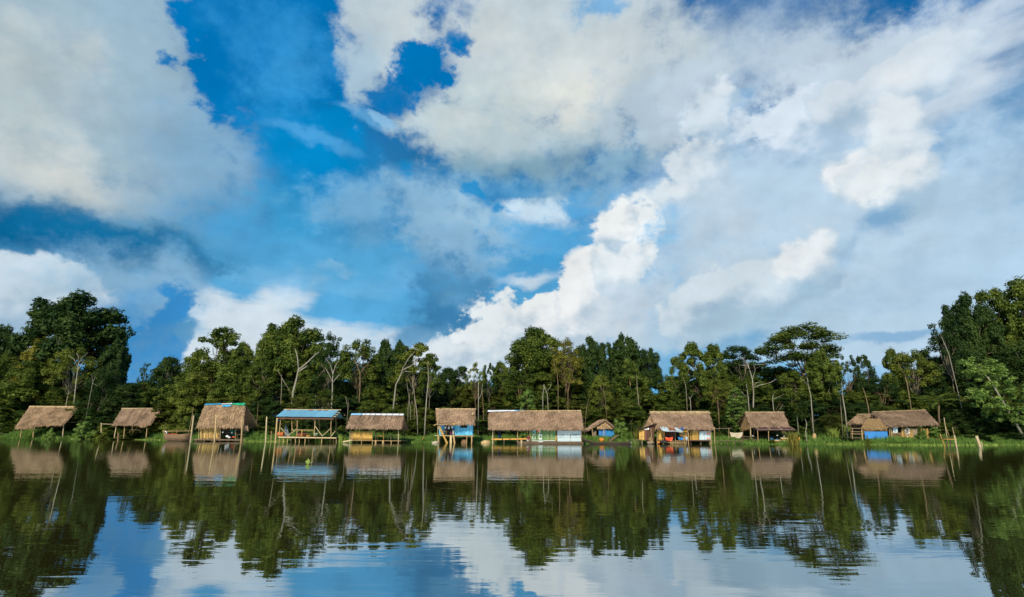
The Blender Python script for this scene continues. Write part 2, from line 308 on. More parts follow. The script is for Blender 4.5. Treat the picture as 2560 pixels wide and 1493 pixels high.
def material(name, base, var=(.8, 1.2), nscale=3.0, rough=.85, bump=0, bscale=20, stretch=(1, 1, 1), spec=.2, dirt=None, tintamt=.5, trans=0):
    """base colour broken up by noise, by a per-face tint and by dirt; light and shade are left to the lamps"""
    m = bpy.data.materials.new(name); m.use_nodes = True; nt = m.node_tree; N, L = nt.nodes, nt.links
    b = N['Principled BSDF']; b.inputs['Roughness'].default_value = rough; b.inputs['Specular IOR Level'].default_value = spec
    t = N.new('ShaderNodeTexCoord'); mp = N.new('ShaderNodeMapping'); mp.inputs['Scale'].default_value = stretch; L.new(t.outputs['Object'], mp.inputs[0])
    n = N.new('ShaderNodeTexNoise'); n.inputs['Scale'].default_value = nscale; n.inputs['Detail'].default_value = 5; n.inputs['Roughness'].default_value = .65; L.new(mp.outputs[0], n.inputs['Vector'])
    a = N.new('ShaderNodeAttribute'); a.attribute_name = 'tint'
    mr = N.new('ShaderNodeMapRange'); mr.inputs[1].default_value = .25; mr.inputs[2].default_value = .75; mr.inputs[3].default_value = var[0]; mr.inputs[4].default_value = var[1]; L.new(n.outputs[0], mr.inputs[0])
    ta = N.new('ShaderNodeMath'); ta.operation = 'MULTIPLY_ADD'; L.new(a.outputs['Fac'], ta.inputs[0]); ta.inputs[1].default_value = tintamt; ta.inputs[2].default_value = 1 - tintamt / 2
    mu = N.new('ShaderNodeMath'); mu.operation = 'MULTIPLY'; L.new(mr.outputs[0], mu.inputs[0]); L.new(ta.outputs[0], mu.inputs[1])
    vm = N.new('ShaderNodeVectorMath'); vm.operation = 'SCALE'; vm.inputs[0].default_value = base; L.new(mu.outputs[0], vm.inputs['Scale'])
    out = vm.outputs[0]
    if dirt:
        n2 = N.new('ShaderNodeTexNoise'); n2.inputs['Scale'].default_value = dirt[1]; n2.inputs['Detail'].default_value = 6; L.new(mp.outputs[0], n2.inputs['Vector'])
        r2 = N.new('ShaderNodeMapRange'); r2.inputs[1].default_value = dirt[2]; r2.inputs[2].default_value = dirt[2] + .15; L.new(n2.outputs[0], r2.inputs[0])
        mx = N.new('ShaderNodeMix'); mx.data_type = 'RGBA'; L.new(r2.outputs[0], mx.inputs[0]); L.new(out, mx.inputs[6]); mx.inputs[7].default_value = tuple(dirt[0]) + (1,); out = mx.outputs[2]
    L.new(out, b.inputs['Base Color'])
    if bump:
        n3 = N.new('ShaderNodeTexNoise'); n3.inputs['Scale'].default_value = bscale; n3.inputs['Detail'].default_value = 4; L.new(mp.outputs[0], n3.inputs['Vector'])
        bp = N.new('ShaderNodeBump'); bp.inputs['Strength'].default_value = bump; bp.inputs['Distance'].default_value = .05; L.new(n3.outputs[0], bp.inputs['Height']); L.new(bp.outputs[0], b.inputs['Normal'])
    if trans:
        o = N['Material Output']; tr = N.new('ShaderNodeBsdfTranslucent'); L.new(out, tr.inputs[0]); ms = N.new('ShaderNodeMixShader'); ms.inputs[0].default_value = trans
        L.new(b.outputs[0], ms.inputs[1]); L.new(tr.outputs[0], ms.inputs[2]); L.new(ms.outputs[0], o.inputs['Surface'])
    return m

M = {}
M['thatch'] = material('thatch', (.39, .26, .15), (.5, 1.35), 2.6, .95, .5, 25, (2, 1, 6), .05, ((.22, .15, .10), 1.3, .58), 1.0)
M['thatch_grey'] = material('thatch_grey', (.375, .25, .158), (.5, 1.35), 2.6, .95, .5, 25, (2, 1, 6), .05, ((.21, .155, .115), 1.5, .58), 1.0)
M['thatch_pale'] = material('thatch_pale', (.50, .36, .19), (.65, 1.25), 3, .95, .4, 25, (3, 1, 3), .05, None, .8)
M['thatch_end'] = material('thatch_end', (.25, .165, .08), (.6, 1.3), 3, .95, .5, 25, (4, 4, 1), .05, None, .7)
M['pole'] = material('pole_wood', (.44, .30, .14), (.7, 1.15), 4, .8, .2, 30, (1, 1, .3), .2, ((.2, .14, .08), 2, .62), .35)
M['pole_pale'] = material('pole_pale', (.50, .385, .215), (.75, 1.15), 4, .8, .2, 30, (1, 1, .3), .2, None, .35)
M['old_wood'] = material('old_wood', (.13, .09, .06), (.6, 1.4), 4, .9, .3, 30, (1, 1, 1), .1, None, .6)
M['grey_wood'] = material('grey_wood', (.27, .21, .15), (.6, 1.3), 4, .9, .3, 30, (.5, 1, 3), .1, None, .6)
M['orange_wood'] = material('orange_wood', (.62, .30, .07), (.7, 1.2), 5, .75, .2, 20, (.6, 1, 3), .2, None, .3)
M['bamboo'] = material('bamboo_wall', (.42, .27, .09), (.65, 1.25), 3, .8, .2, 20, (3, 1, .3), .2, ((.22, .14, .06), 2.2, .56), 1.0)
M['plank'] = material('plank_wall', (.50, .30, .075), (.65, 1.25), 2.5, .8, .2, 20, (.35, 1, 4), .2, ((.22, .12, .045), 1.8, .54), 1.0)
M['brown_board'] = material('brown_board', (.13, .062, .045), (.7, 1.25), 3, .85, .2, 20, (3, 1, .4), .1, None, .5)
M['blue_paint'] = material('blue_paint', (.13, .52, .80), (.82, 1.12), 2, .6, 0, 20, (4, 1, .5), .3, ((.03, .33, .68), 1.1, .58), .16)
M['blue_shed'] = material('blue_sheet', (.03, .24, .56), (.8, 1.15), 2, .6, 0, 20, (1, 1, 1), .3, None, .2)
M['blue_tarp'] = material('blue_tarp', (.045, .22, .56), (.85, 1.15), 1.6, .45, .25, 4, (1, 1, 1), .4, None, .1)
M['green_board'] = material('green_board', (.15, .27, .10), (.8, 1.2), 2, .7, 0, 20, (1, 1, 1), .2, ((.24, .25, .11), 1.0, .56), .15)
M['tin'] = material('pale_tin', (.50, .60, .63), (.88, 1.08), 3, .38, .4, 1.0, (14, 1, .01), .5, ((.36, .42, .44), 1.2, .62), .1)
M['tin_blue'] = material('blue_tin', (.15, .37, .50), (.86, 1.1), 1.4, .42, .35, 1.0, (10, .05, .05), .5, ((.22, .43, .56), .8, .56), .22)
M['rust_tin'] = material('rusty_tin', (.25, .085, .04), (.6, 1.3), 4, .7, .4, 1.0, (14, 1, .01), .3, ((.13, .05, .035), 2, .55), .3)
M['dark_tin'] = material('dark_tin', (.075, .034, .034), (.6, 1.4), 3, .6, .4, 1.0, (12, .1, .1), .3, None, .3)
M['white_cloth'] = material('white_cloth', (.74, .76, .77), (.9, 1.08), 3, .6, .2, 6, (1, 1, 1), .3, None, .1)
M['pale_blue_cloth'] = material('pale_blue_cloth', (.25, .52, .75), (.9, 1.08), 3, .6, .2, 6, (1, 1, 1), .3, None, .1)
M['sheet'] = material('beige_sheet', (.47, .40, .28), (.9, 1.1), 3, .85, .1, 6, (1, 1, 1), .1, None, .1)
M['red_cloth'] = material('red_cloth', (.62, .07, .03), (.8, 1.2), 6, .85, 0, 6, (3, 1, 1), .1, ((.72, .42, .25), 4.5, .55), .1)
M['magenta'] = material('magenta_cloth', (.32, .02, .07), (.85, 1.15), 6, .85, 0)
M['purple'] = material('purple_cloth', (.12, .035, .11), (.85, 1.15), 6, .85, 0)
M['navy'] = material('navy_cloth', (.014, .02, .04), (.8, 1.2), 6, .85, 0)
M['denim'] = material('denim', (.03, .09, .24), (.8, 1.2), 6, .85, 0)
M['green_cloth'] = material('green_cloth', (.01, .16, .11), (.8, 1.2), 6, .85, 0)
M['turquoise'] = material('turquoise_cloth', (.04, .42, .58), (.8, 1.2), 6, .85, 0)
M['orange_cloth'] = material('orange_cloth', (.65, .22, .03), (.7, 1.2), 6, .85, 0)
M['grey_tarp'] = material('grey_tarp', (.13, .16, .19), (.85, 1.15), 2, .6, .2, 4)
M['green_tarp'] = material('green_tarp', (.02, .36, .17), (.85, 1.15), 2, .5, .2, 4)
M['sky_tarp'] = material('sky_blue_tarp', (.05, .36, .68), (.85, 1.15), 2, .5, .2, 4)
M['plastic_white'] = material('white_plastic', (.72, .72, .68), (.95, 1.05), 3, .4, 0)
M['plastic_blue'] = material('blue_plastic', (.02, .16, .42), (.95, 1.05), 3, .4, 0)
M['metal_dark'] = material('sooty_metal', (.03, .028, .026), (.7, 1.4), 5, .6, 0)
M['skin'] = material('skin', (.30, .15, .085), (.95, 1.05), 5, .6, 0, spec=.3)
M['hair'] = material('black_hair', (.012, .010, .009), (.8, 1.2), 30, .5, 0)
M['hull'] = material('weathered_hull', (.19, .12, .07), (.6, 1.3), 2.5, .85, .2, 20, (.5, 1, 3), .15, ((.09, .06, .045), 1.5, .55), .3)
M['hull_dark'] = material('dark_hull', (.045, .032, .024), (.6, 1.5), 3, .8, .2, 20, (.4, 1, 2), .2, None, .3)
M['bark_pale'] = material('pale_bark', (.24, .205, .14), (.6, 1.2), 1.2, .9, .2, 10, (1, 1, .5), .1, ((.20, .17, .10), .9, .56), .2)
M['bark_white'] = material('white_bark', (.32, .295, .225), (.6, 1.2), 1.2, .85, .1, 10, (1, 1, .4), .1, ((.16, .13, .085), .9, .54), .2)
M['bark_brown'] = material('brown_bark', (.20, .125, .07), (.6, 1.3), 1.5, .95, .3, 10, (1, 1, .4), .05, None, .2)
M['bark_tan'] = material('tan_bark', (.21, .145, .08), (.6, 1.25), 1.5, .9, .2, 10, (1, 1, .4), .1, None, .2)
def foliage(name, lo, hi, trans=.32):
    m = bpy.data.materials.new(name); m.use_nodes = True; nt = m.node_tree; N, L = nt.nodes, nt.links
    b = N['Principled BSDF']; b.inputs['Roughness'].default_value = .55; b.inputs['Specular IOR Level'].default_value = .12
    a = N.new('ShaderNodeAttribute'); a.attribute_name = 'tint'
    mx = N.new('ShaderNodeMix'); mx.data_type = 'RGBA'; L.new(a.outputs['Fac'], mx.inputs[0]); mx.inputs[6].default_value = lo + (1,); mx.inputs[7].default_value = hi + (1,)
    L.new(mx.outputs[2], b.inputs['Base Color'])
    tr = N.new('ShaderNodeBsdfTranslucent'); L.new(mx.outputs[2], tr.inputs[0]); ms = N.new('ShaderNodeMixShader'); ms.inputs[0].default_value = trans
    L.new(b.outputs[0], ms.inputs[1]); L.new(tr.outputs[0], ms.inputs[2]); L.new(ms.outputs[0], N['Material Output'].inputs['Surface'])
    return m
M['leaf_dark'] = foliage('leaves_dark', (.020, .050, .012), (.080, .128, .028))
M['leaf_mid'] = foliage('leaves_mid', (.050, .088, .014), (.200, .245, .040))
M['leaf_light'] = foliage('leaves_light', (.095, .130, .018), (.26, .29, .05))
M['leaf_yellow'] = foliage('leaves_yellowish', (.13, .13, .017), (.31, .28, .045))
M['leaf_olive'] = foliage('leaves_olive', (.055, .075, .013), (.19, .205, .036))
M['leaf_bright'] = foliage('leaves_bright', (.12, .215, .04), (.32, .44, .11))
M['grass'] = foliage('grass_blades', (.070, .160, .026), (.225, .360, .075), .38)
M['reed'] = foliage('reed_blades', (.16, .24, .04), (.36, .45, .10), .3)
M['weed'] = foliage('yellow_weeds', (.12, .10, .02), (.30, .26, .05), .3)
# ------------------------------------------------------------------ ground and water
def gy(px, py):                                # depth of the water surface seen at a pixel
    d = ray(px, py); return d.y * (-CAMZ / d.z)
SHORE_PX = [(-500, 1096), (0, 1097.5), (300, 1099), (440, 1101), (540, 1103.5), (700, 1106), (900, 1107.5), (1280, 1109), (1700, 1110.5), (2060, 1112), (2300, 1114), (2560, 1113.5), (3000, 1115)]
SHORE = []
for px_, py_ in SHORE_PX:
    Y_ = min(gy(px_, py_), 112) + (4.5 if 600 < px_ < 2000 else 1.5 if px_ == 2060 else 0); SHORE.append((yl(px_, Y_), Y_))
def shoreY(x):
    if x <= SHORE[0][0]: return SHORE[0][1]
    for (xa, ya), (xb, yb) in zip(SHORE, SHORE[1:]):
        if x <= xb: t = (x - xa) / (xb - xa); t = t * t * (3 - 2 * t); return ya + (yb - ya) * t
    return SHORE[-1][1]
def gz(x, y):
    d = y - shoreY(x) - .9 * mnoise.noise((x * .25, 1.3, 0)) - .5 * mnoise.noise((x * .9, 5.3, 0))
    if d < 0: z = max(-1.5, d * .16)
    elif d < 4: z = .14 * d
    else: z = .56 + min(1.8, (d - 4) * .045)
    if d > 0: z += .55 * min(1, d / 3.0) * min(1, max(0, (-x - 44) / 12))     # the bank stands higher on the left
    return z + .05 * mnoise.noise((x * .5, y * .5, 2)) * min(1, max(0, d * .3))
print('shore', [(round(a), round(b)) for a, b in SHORE])
def build_ground():
    xs = sorted(set([-1500, -900, -500, -300] + [x * 1.25 - 190 for x in range(0, 305)] + [300, 500, 900, 1500])); ys = [30 + 1.0 * k for k in range(0, 110)] + [145, 155, 170, 200, 260, 400, 800, 1600]
    vs = [(x, y, gz(x, y)) for y in ys for x in xs]; nx = len(xs)
    fs = [(j * nx + i, j * nx + i + 1, (j + 1) * nx + i + 1, (j + 1) * nx + i) for j in range(len(ys) - 1) for i in range(nx - 1)]
    me = bpy.data.meshes.new('ground'); me.from_pydata(vs, [], fs); o = bpy.data.objects.new('ground', me); COL.objects.link(o)
    me.polygons.foreach_set('use_smooth', np.ones(len(fs), dtype=bool))
    m = material('bank_soil', (.040, .060, .018), (.6, 1.4), .8, .95, .3, 6, (1, 1, 1), .05, ((.075, .055, .03), .5, .6), 0); me.materials.append(m)
    lab(o, kind='structure')
build_ground()
def build_water():
    S = 1600; me = bpy.data.meshes.new('river'); me.from_pydata([(-S, -S, 0), (S, -S, 0), (S, S, 0), (-S, S, 0)], [], [(0, 1, 2, 3)])
    o = bpy.data.objects.new('river', me); COL.objects.link(o); lab(o, kind='structure')
    m = bpy.data.materials.new('river_water'); m.use_nodes = True; nt = m.node_tree; N, L = nt.nodes, nt.links; N.clear()
    out = N.new('ShaderNodeOutputMaterial'); df = N.new('ShaderNodeBsdfDiffuse'); gl = N.new('ShaderNodeBsdfGlossy'); ms = N.new('ShaderNodeMixShader')
    df.inputs[0].default_value = (.034, .031, .007, 1); gl.inputs[0].default_value = (.88, .96, 1.0, 1); gl.inputs['Roughness'].default_value = .004
    t = N.new('ShaderNodeTexCoord')
    def noise(sx, sy, det, ro, dist=0, w=0):
        mp = N.new('ShaderNodeMapping'); mp.inputs['Scale'].default_value = (sx, sy, 1); mp.inputs['Location'].default_value = (w, w * 2, w); mp.inputs['Rotation'].default_value = (0, 0, R(6)); L.new(t.outputs['Object'], mp.inputs[0])
        n = N.new('ShaderNodeTexNoise'); n.inputs['Scale'].default_value = 1; n.inputs['Detail'].default_value = det; n.inputs['Roughness'].default_value = ro; n.inputs['Distortion'].default_value = dist
        L.new(mp.outputs[0], n.inputs['Vector']); return n.outputs[0]
    def mth(op, a, b=None, c=None, clamp=False):
        n = N.new('ShaderNodeMath'); n.operation = op; n.use_clamp = clamp
        for i, v in enumerate((a, b, c)):
            if v is None: continue
            if isinstance(v, (int, float)): n.inputs[i].default_value = v
            else: L.new(v, n.inputs[i])
        return n.outputs[0]
    swell = noise(.35, 1.1, 2, .5, .4)                       # long low ripples
    rip = noise(1.6, 5.0, 3, .55, .3, 11)                    # short ripples
    patch = mth('MULTIPLY_ADD', noise(.022, .06, 3, .55, 0, 33), 6.0, -3.35, clamp=True)   # where a breath of wind roughens it
    mid = noise(.75, 2.6, 2, .5, .3, 21)
    h = mth('MULTIPLY_ADD', rip, mth('MULTIPLY_ADD', patch, .0030, .00105), mth('MULTIPLY_ADD', mid, .0014, mth('MULTIPLY', swell, .0031)))
    bp = N.new('ShaderNodeBump'); bp.inputs['Strength'].default_value = 1; bp.inputs['Distance'].default_value = 1; L.new(h, bp.inputs['Height'])
    L.new(bp.outputs[0], gl.inputs['Normal'])
    fr = N.new('ShaderNodeFresnel'); fr.inputs['IOR'].default_value = 1.33
    fac = mth('MULTIPLY_ADD', fr.outputs[0], .14, .60)
    L.new(fac, ms.inputs[0]); L.new(df.outputs[0], ms.inputs[1]); L.new(gl.outputs[0], ms.inputs[2]); L.new(ms.outputs[0], out.inputs[0])
    me.materials.append(m)
build_water()
# ------------------------------------------------------------------ trees: moulds first, each a trunk with limbs and a crown of leaf clumps
def leaves_mesh(name, clumps, rng, leaf=.42, upb=.6, droop=0.0, flat=1.0):
    """clumps: (x, y, z, rx, ry, rz, n). many small kites, each with its own tilt and tint"""
    P = []; Nn = []; T = []
    for (x, y, z, rx, ry, rz, n) in clumps:
        n = max(6, int(n * 2.3)); rz = min(rz * 1.5, rx * .95); rx *= .9; ry *= .9; d = rng.normal(size=(n, 3)); d /= np.linalg.norm(d, axis=1)[:, None] + 1e-9
        rr = rng.uniform(.45, 1.05, size=(n, 1)) ** .6
        # lumps inside a clump
        lump = 1 + .30 * np.sin(d[:, :1] * 5 + x * 3) * np.sin(d[:, 1:2] * 5 + y * 2) + .15 * np.sin(d[:, 2:] * 7 + z)
        p = d * rr * lump * np.array([rx, ry, rz]) + np.array([x, y, z]); P.append(p)
        o = d / np.array([rx, ry, rz]) * min(rx, ry, rz); Nn.append(o * .95)
        ct = rng.uniform(.0, .75); T.append(np.clip(ct + rng.normal(0, .16, n) + .0, 0, 1))
    P = np.concatenate(P); Nn = np.concatenate(Nn); T = np.concatenate(T); n = len(P)
    nr = Nn + np.array([0, 0, upb]) + rng.normal(0, .33, size=(n, 3)); nr /= np.linalg.norm(nr, axis=1)[:, None]
    r = rng.normal(size=(n, 3)); r[:, 2] -= droop * 2.5; u = r - nr * np.sum(r * nr, axis=1)[:, None]; u /= np.linalg.norm(u, axis=1)[:, None] + 1e-9; w = np.cross(nr, u)
    s = leaf * .80 * rng.uniform(.6, 1.35, size=(n, 1)); L = u * s; Wd = w * s * .46 * flat; bend = nr * s * -.10
    V = np.stack([P - L * .5 + bend, P - Wd, P + L * .5 + bend, P + Wd], axis=1).reshape(-1, 3)
    me = bpy.data.meshes.new(name); me.vertices.add(n * 4); me.vertices.foreach_set('co', V.astype(np.float32).ravel())
    me.loops.add(n * 4); me.loops.foreach_set('vertex_index', np.arange(n * 4, dtype=np.int32)); me.polygons.add(n)
    me.polygons.foreach_set('loop_start', np.arange(0, n * 4, 4, dtype=np.int32)); me.polygons.foreach_set('loop_total', np.full(n, 4, dtype=np.int32)); me.update(calc_edges=True)
    a = me.attributes.new('tint', 'FLOAT', 'FACE'); a.data.foreach_set('value', T.astype(np.float32))
    me.materials.append(M['leaf_mid']); return me
def tubes_mesh(name, lines):
    """lines: list of (points, r0, r1)"""
    mb = MB()
    for pts, r0, r1 in lines: mb.pole(pts, r0, r1, 6)
    me = bpy.data.meshes.new(name); me.from_pydata(mb.v, [], mb.f); me.polygons.foreach_set('use_smooth', np.ones(len(mb.f), dtype=bool)); me.materials.append(M['bark_pale'])
    a = me.attributes.new('tint', 'FLOAT', 'FACE'); a.data.foreach_set('value', np.array(mb.t, dtype=np.float32)); return me
def bend(rng, a, b, k=5, amp=.06, sag=0.0):
    a, b = np.array(a, float), np.array(b, float); L = np.linalg.norm(b - a); out = []
    o1, o2 = rng.normal(size=3) * amp * L, rng.normal(size=3) * amp * L
    for i in range(k + 1):
        t = i / k; out.append(tuple(a + (b - a) * t + o1 * math.sin(math.pi * t) + o2 * math.sin(2 * math.pi * t) * .6 + np.array([0, 0, sag * L * math.sin(math.pi * t)])))
    return out
def limbs(rng, clumps, base, fork, r, share=.6, lean=(0, 0), sub=True):
    """a trunk to the fork, limbs from it to a share of the clumps"""
    r *= .58; fk = np.array([lean[0], lean[1], fork]); lines = [(bend(rng, base, fk, 7, .012), r, r * .62)]
    cl = sorted(clumps, key=lambda c: -c[3]); n = max(3, int(len(cl) * share)); pick = [cl[int(i)] for i in np.linspace(0, len(cl) - 1, n)]
    mids = []
    for c in pick:
        t = np.array(c[:3]); t = t - (t - fk) * .08
        if mids and rng.random() < .6:
            m = min(mids, key=lambda q: np.linalg.norm(q - t)); lines.append((bend(rng, m, t, 4, .05, .03), r * .24, r * .07))
        else:
            s = fk + np.array([0, 0, -rng.uniform(0, .18) * fork]) * rng.random(); pts = bend(rng, s, t, 6, .05, .10); lines.append((pts, r * .46, r * .1)); mids.append(np.array(pts[3]))
    return lines
MOULD = {}
def mould(kind, k=0):
    """unit size: about 20 m high with a crown about 10 m wide"""
    key = (kind, k)
    if key in MOULD: return MOULD[key]
    rng = np.random.default_rng(sum(map(ord, kind)) * 31 + k * 977); C = []; up, droop, leaf, flat = .6, 0., .40, 1.; r = .32; fork = 9; lean = (0, 0); share = .5
    U = lambda a, b: rng.uniform(a, b)
    if kind == 'dome':                           # a rounded crown of cauliflower lobes
        for i in range(105):
            th = U(0, 6.283); ph = math.acos(U(-.45, 1)); q = U(.55, 1.0); rx = 5.0 * (1 + .2 * math.sin(2 * th + k))
            C.append((rx * q * math.sin(ph) * math.cos(th), 4.6 * q * math.sin(ph) * math.sin(th), 12.6 + 7.0 * q * math.cos(ph), U(.75, 1.35), U(.75, 1.35), U(.55, .95), 150))
        fork = 9; r = .45; share = .35; leaf = .40
    elif kind == 'umbrella':                     # spreading limbs with flat plates of leaves in tiers
        for z, R0, n in ((19.2, 2.8, 12), (17.7, 4.4, 19), (15.8, 5.2, 22), (13.8, 4.6, 14)):
            ox, oy = U(-.8, .8), U(-.8, .8)
            for i in range(n):
                th = U(0, 6.283); q = math.sqrt(U(.02, 1)); C.append((ox + R0 * q * math.cos(th), oy + R0 * q * math.sin(th), z - .9 * q * q + U(-.35, .35), U(.8, 1.45), U(.8, 1.4), U(.26, .5), 95))
        fork = 11; r = .30; up = .95; share = .6; leaf = .38
    elif kind == 'oval':                         # a tall leafy crown, uneven
        for i in range(92):
            th = U(0, 6.283); z = U(-1, 1); q = U(.5, 1.0); w = math.sqrt(max(.05, 1 - z * z * .9)) * (1 - .18 * z)
            C.append((4.6 * w * q * math.cos(th), 4.4 * w * q * math.sin(th), 12.8 + 6.6 * z, U(.7, 1.5), U(.7, 1.4), U(.4, .85), 110))
        fork = 8.5; r = .28; leaf = .40; up = .7
    elif kind == 'airy':                         # pale limbs in sight between loose tufts
        for i in range(66):
            th = U(0, 6.283); ph = math.acos(U(-.3, 1)); q = U(.6, 1.05)
            C.append((5.0 * q * math.sin(ph) * math.cos(th), 4.5 * q * math.sin(ph) * math.sin(th), 12.4 + 6.9 * q * math.cos(ph), U(.7, 1.45), U(.7, 1.3), U(.28, .6), 85))
        fork = 9.5; r = .27; share = .85; up = .85; leaf = .38
    elif kind == 'sparse':                       # thin crown the sky shows through
        for i in range(34):
            th = U(0, 6.283); ph = math.acos(U(-.3, 1)); q = U(.5, 1.05)
            C.append((4.6 * q * math.sin(ph) * math.cos(th), 4.2 * q * math.sin(ph) * math.sin(th), 13.0 + 6.4 * q * math.cos(ph), U(.5, 1.0), U(.5, 1.0), U(.25, .6), 42))
        fork = 9.5; r = .20; share = 1; leaf = .42
    elif kind == 'column':                       # overgrown with climbers to the ground
        for i in range(95):
            z = U(.3, 19); w = (1.9 + 1.1 * math.sin(z * .55 + k) + .9 * (z > 13)) * (1 if z < 17 else .7); th = U(0, 6.283); q = U(.4, 1)
            C.append((w * q * math.cos(th), w * q * math.sin(th), z, U(.6, 1.2), U(.6, 1.1), U(.6, 1.5), 85))
        fork = 15; r = .35; droop = .8; up = .25; share = .1; leaf = .38
    elif kind == 'thicket':                      # a broad leafy mass from the ground up
        for i in range(120):
            th = U(0, 6.283); z = abs(U(-.1, 1)); q = U(.45, 1.0); w = math.sqrt(max(.06, 1 - z ** 2.4))
            C.append((5.4 * w * q * math.cos(th), 4.2 * w * q * math.sin(th), 18.2 * z + .6, U(.8, 1.6), U(.8, 1.5), U(.4, 1.0), 85))
        fork = 8; r = .25; droop = .25; up = .55; share = .12; leaf = .40
    elif kind == 'layered':                      # drooping shelves of large bright leaves
        for z in np.arange(1.6, 19.5, 1.25):
            R0 = 4.6 * (1 - (z / 21) ** 2.2) + .5; n = int(6 + R0 * 2.0)
            for i in range(n):
                th = U(0, 6.283); q = math.sqrt(U(.08, 1)); C.append((R0 * q * math.cos(th), R0 * q * math.sin(th), z - .9 * q + U(-.3, .3), U(.7, 1.3), U(.7, 1.2), U(.18, .36), 60))
        fork = 18; r = .2; droop = .5; up = .95; share = .15; leaf = .46
    elif kind == 'palm_top':                     # a slender stem with a small tuft
        for i in range(13):
            th = U(0, 6.283); q = U(.1, 1.0); C.append((2.6 * q * math.cos(th), 2.4 * q * math.sin(th), 17.6 + 1.7 * U(-1, 1), U(.6, 1.3), U(.6, 1.2), U(.25, .5), 80))
        fork = 15.5; r = .17; share = .8; up = .9; leaf = .36
    elif kind == 'bush':
        for i in range(46):
            th = U(0, 6.283); ph = math.acos(U(0, 1)); q = U(.5, 1)
            C.append((5 * q * math.sin(ph) * math.cos(th), 4.2 * q * math.sin(ph) * math.sin(th), .6 + 18 * q * math.cos(ph), U(.9, 1.7), U(.9, 1.5), U(1.6, 3.2), 110))
        fork = 6; r = .2; share = .3; leaf = .62; up = .5
    leaf *= (.86, 1.0, 1.18)[k % 3]
    lines = limbs(rng, C, (0, 0, -1.2), fork, r, share, lean)
    tm = tubes_mesh('trunk', lines); cm = leaves_mesh('crown', C, rng, leaf, up, droop, flat)
    MOULD[key] = (tm, cm); return MOULD[key]

TREES = []
def tree(kind, px, top, width, Y, leaf, bark='bark_pale', label=None, name='jungle_tree', k=None, group=None, cat='tree', rot=None, base=None, lean=0):
    """a tree whose stem stands at pixel column px and depth Y, whose top reaches the pixel row top"""
    k = random.randrange(3) if k is None else k
    x = yl(px, Y); z0 = gz(x, Y) if base is None else base
    tp = at(px, top, Y); H = tp.z - z0; x = tp.x if lean == 0 else x; W = width * Y / FPX * .93
    tm, cm = mould(kind, k)
    e = thing(name, (x, Y, z0), label, cat, group); e.rotation_euler = (0, R(lean), random.uniform(0, 6.283) if rot is None else rot)
    top_u = 18.9 if kind != 'palm_top' else 19.3; wid = {'column': 5.2, 'palm_top': 6.2, 'thicket': 11.5, 'bush': 11.5}.get(kind, 11)
    e.scale = (W / wid, W / wid, H / top_u)
    for nm, me, mt in (('trunk', tm, bark), ('crown', cm, leaf)):
        o = bpy.data.objects.new(nm, me); COL.objects.link(o); o.parent = e; o.material_slots[0].link = 'OBJECT'; o.material_slots[0].material = M[mt]
    TREES.append((px, top, e)); return e
D0 = lambda px: shoreY(yl(px, 85))
T = tree
# ---- the trees of the skyline, left to right
T('dome', 12, 825, 130, D0(10) + 22, 'leaf_dark', label='dark rounded tree cut by the left edge of the picture')
T('dome', 205, 748, 240, D0(200) + 26, 'leaf_dark', 'bark_brown', 'giant dark dome-crowned tree towering over the left huts', k=1, rot=.4)
T('dome', 292, 858, 80, D0(290) + 27, 'leaf_dark', 'bark_brown', 'dark hanging crown lobe tree at the right shoulder of the giant left tree', k=2)
T('oval', 112, 858, 110, D0(110) + 16, 'leaf_yellow', label='yellowish green tree in front of the giant dark dome-crowned tree')
T('airy', 192, 872, 130, D0(190) + 14, 'leaf_light', 'bark_pale', 'flat-topped tree with white forking trunk above the leftmost hut', k=1)
T('thicket', 90, 905, 190, D0(90) + 13, 'leaf_mid', label='vine-hung broad tree mass left of the white forking trunk')
T('thicket', 20, 890, 120, D0(20) + 15, 'leaf_mid', label='mid green tree mass at the left edge behind the grass')
T('thicket', 265, 925, 120, D0(265) + 15, 'leaf_dark', label='dark leafy tree right of the white forking trunk')
T('oval', 288, 912, 54, D0(288) + 20, 'leaf_dark', label='small dark tree standing beside the sky gap on the left')
T('thicket', 330, 960, 110, D0(330) + 18, 'leaf_dark', label='low dark tree at the bottom of the left sky gap')
T('sparse', 366, 908, 44, D0(366) + 24, 'leaf_dark', 'bark_brown', 'thin dark tree sticking up right of the left sky gap')
T('oval', 424, 902, 100, D0(424) + 21, 'leaf_dark', label='dark pointed tree between the second and third huts')
T('oval', 480, 898, 90, D0(480) + 20, 'leaf_mid', label='mid green tree left of the tree with light-pierced top')
T('airy', 552, 826, 150, D0(550) + 22, 'leaf_mid', 'bark_pale', 'tall tree with light-pierced top above the blue-ridged hut', k=2)
T('oval', 610, 868, 90, D0(610) + 20, 'leaf_mid', label='green shoulder tree right of the light-pierced tall tree')
T('thicket', 492, 930, 120, D0(490) + 11, 'leaf_light', label='bright rounded tree just left above the blue-ridged hut', k=1)
T('thicket', 590, 905, 130, D0(590) + 14, 'leaf_mid', label='mid green tree right behind the blue-ridged hut')
T('dome', 740, 806, 165, D0(740) + 23, 'leaf_mid', 'bark_pale', 'tallest tree behind the blue-roofed shelter with a thick pale trunk', k=1)
T('oval', 680, 842, 110, D0(680) + 24, 'leaf_mid', label='leafy tree at the left shoulder of the tall pale-trunked tree')
T('oval', 655, 900, 110, D0(655) + 16, 'leaf_mid', label='rounded green tree left below the tall pale-trunked tree')
T('airy', 832, 842, 100, D0(830) + 17, 'leaf_dark', 'bark_pale', 'dark crowned tree with a fan of white limbs behind the blue-roofed shelter', k=0)
T('airy', 902, 850, 120, D0(900) + 18, 'leaf_mid', 'bark_tan', 'open crowned tree with orange trunk above the white-ridged hut', k=1)
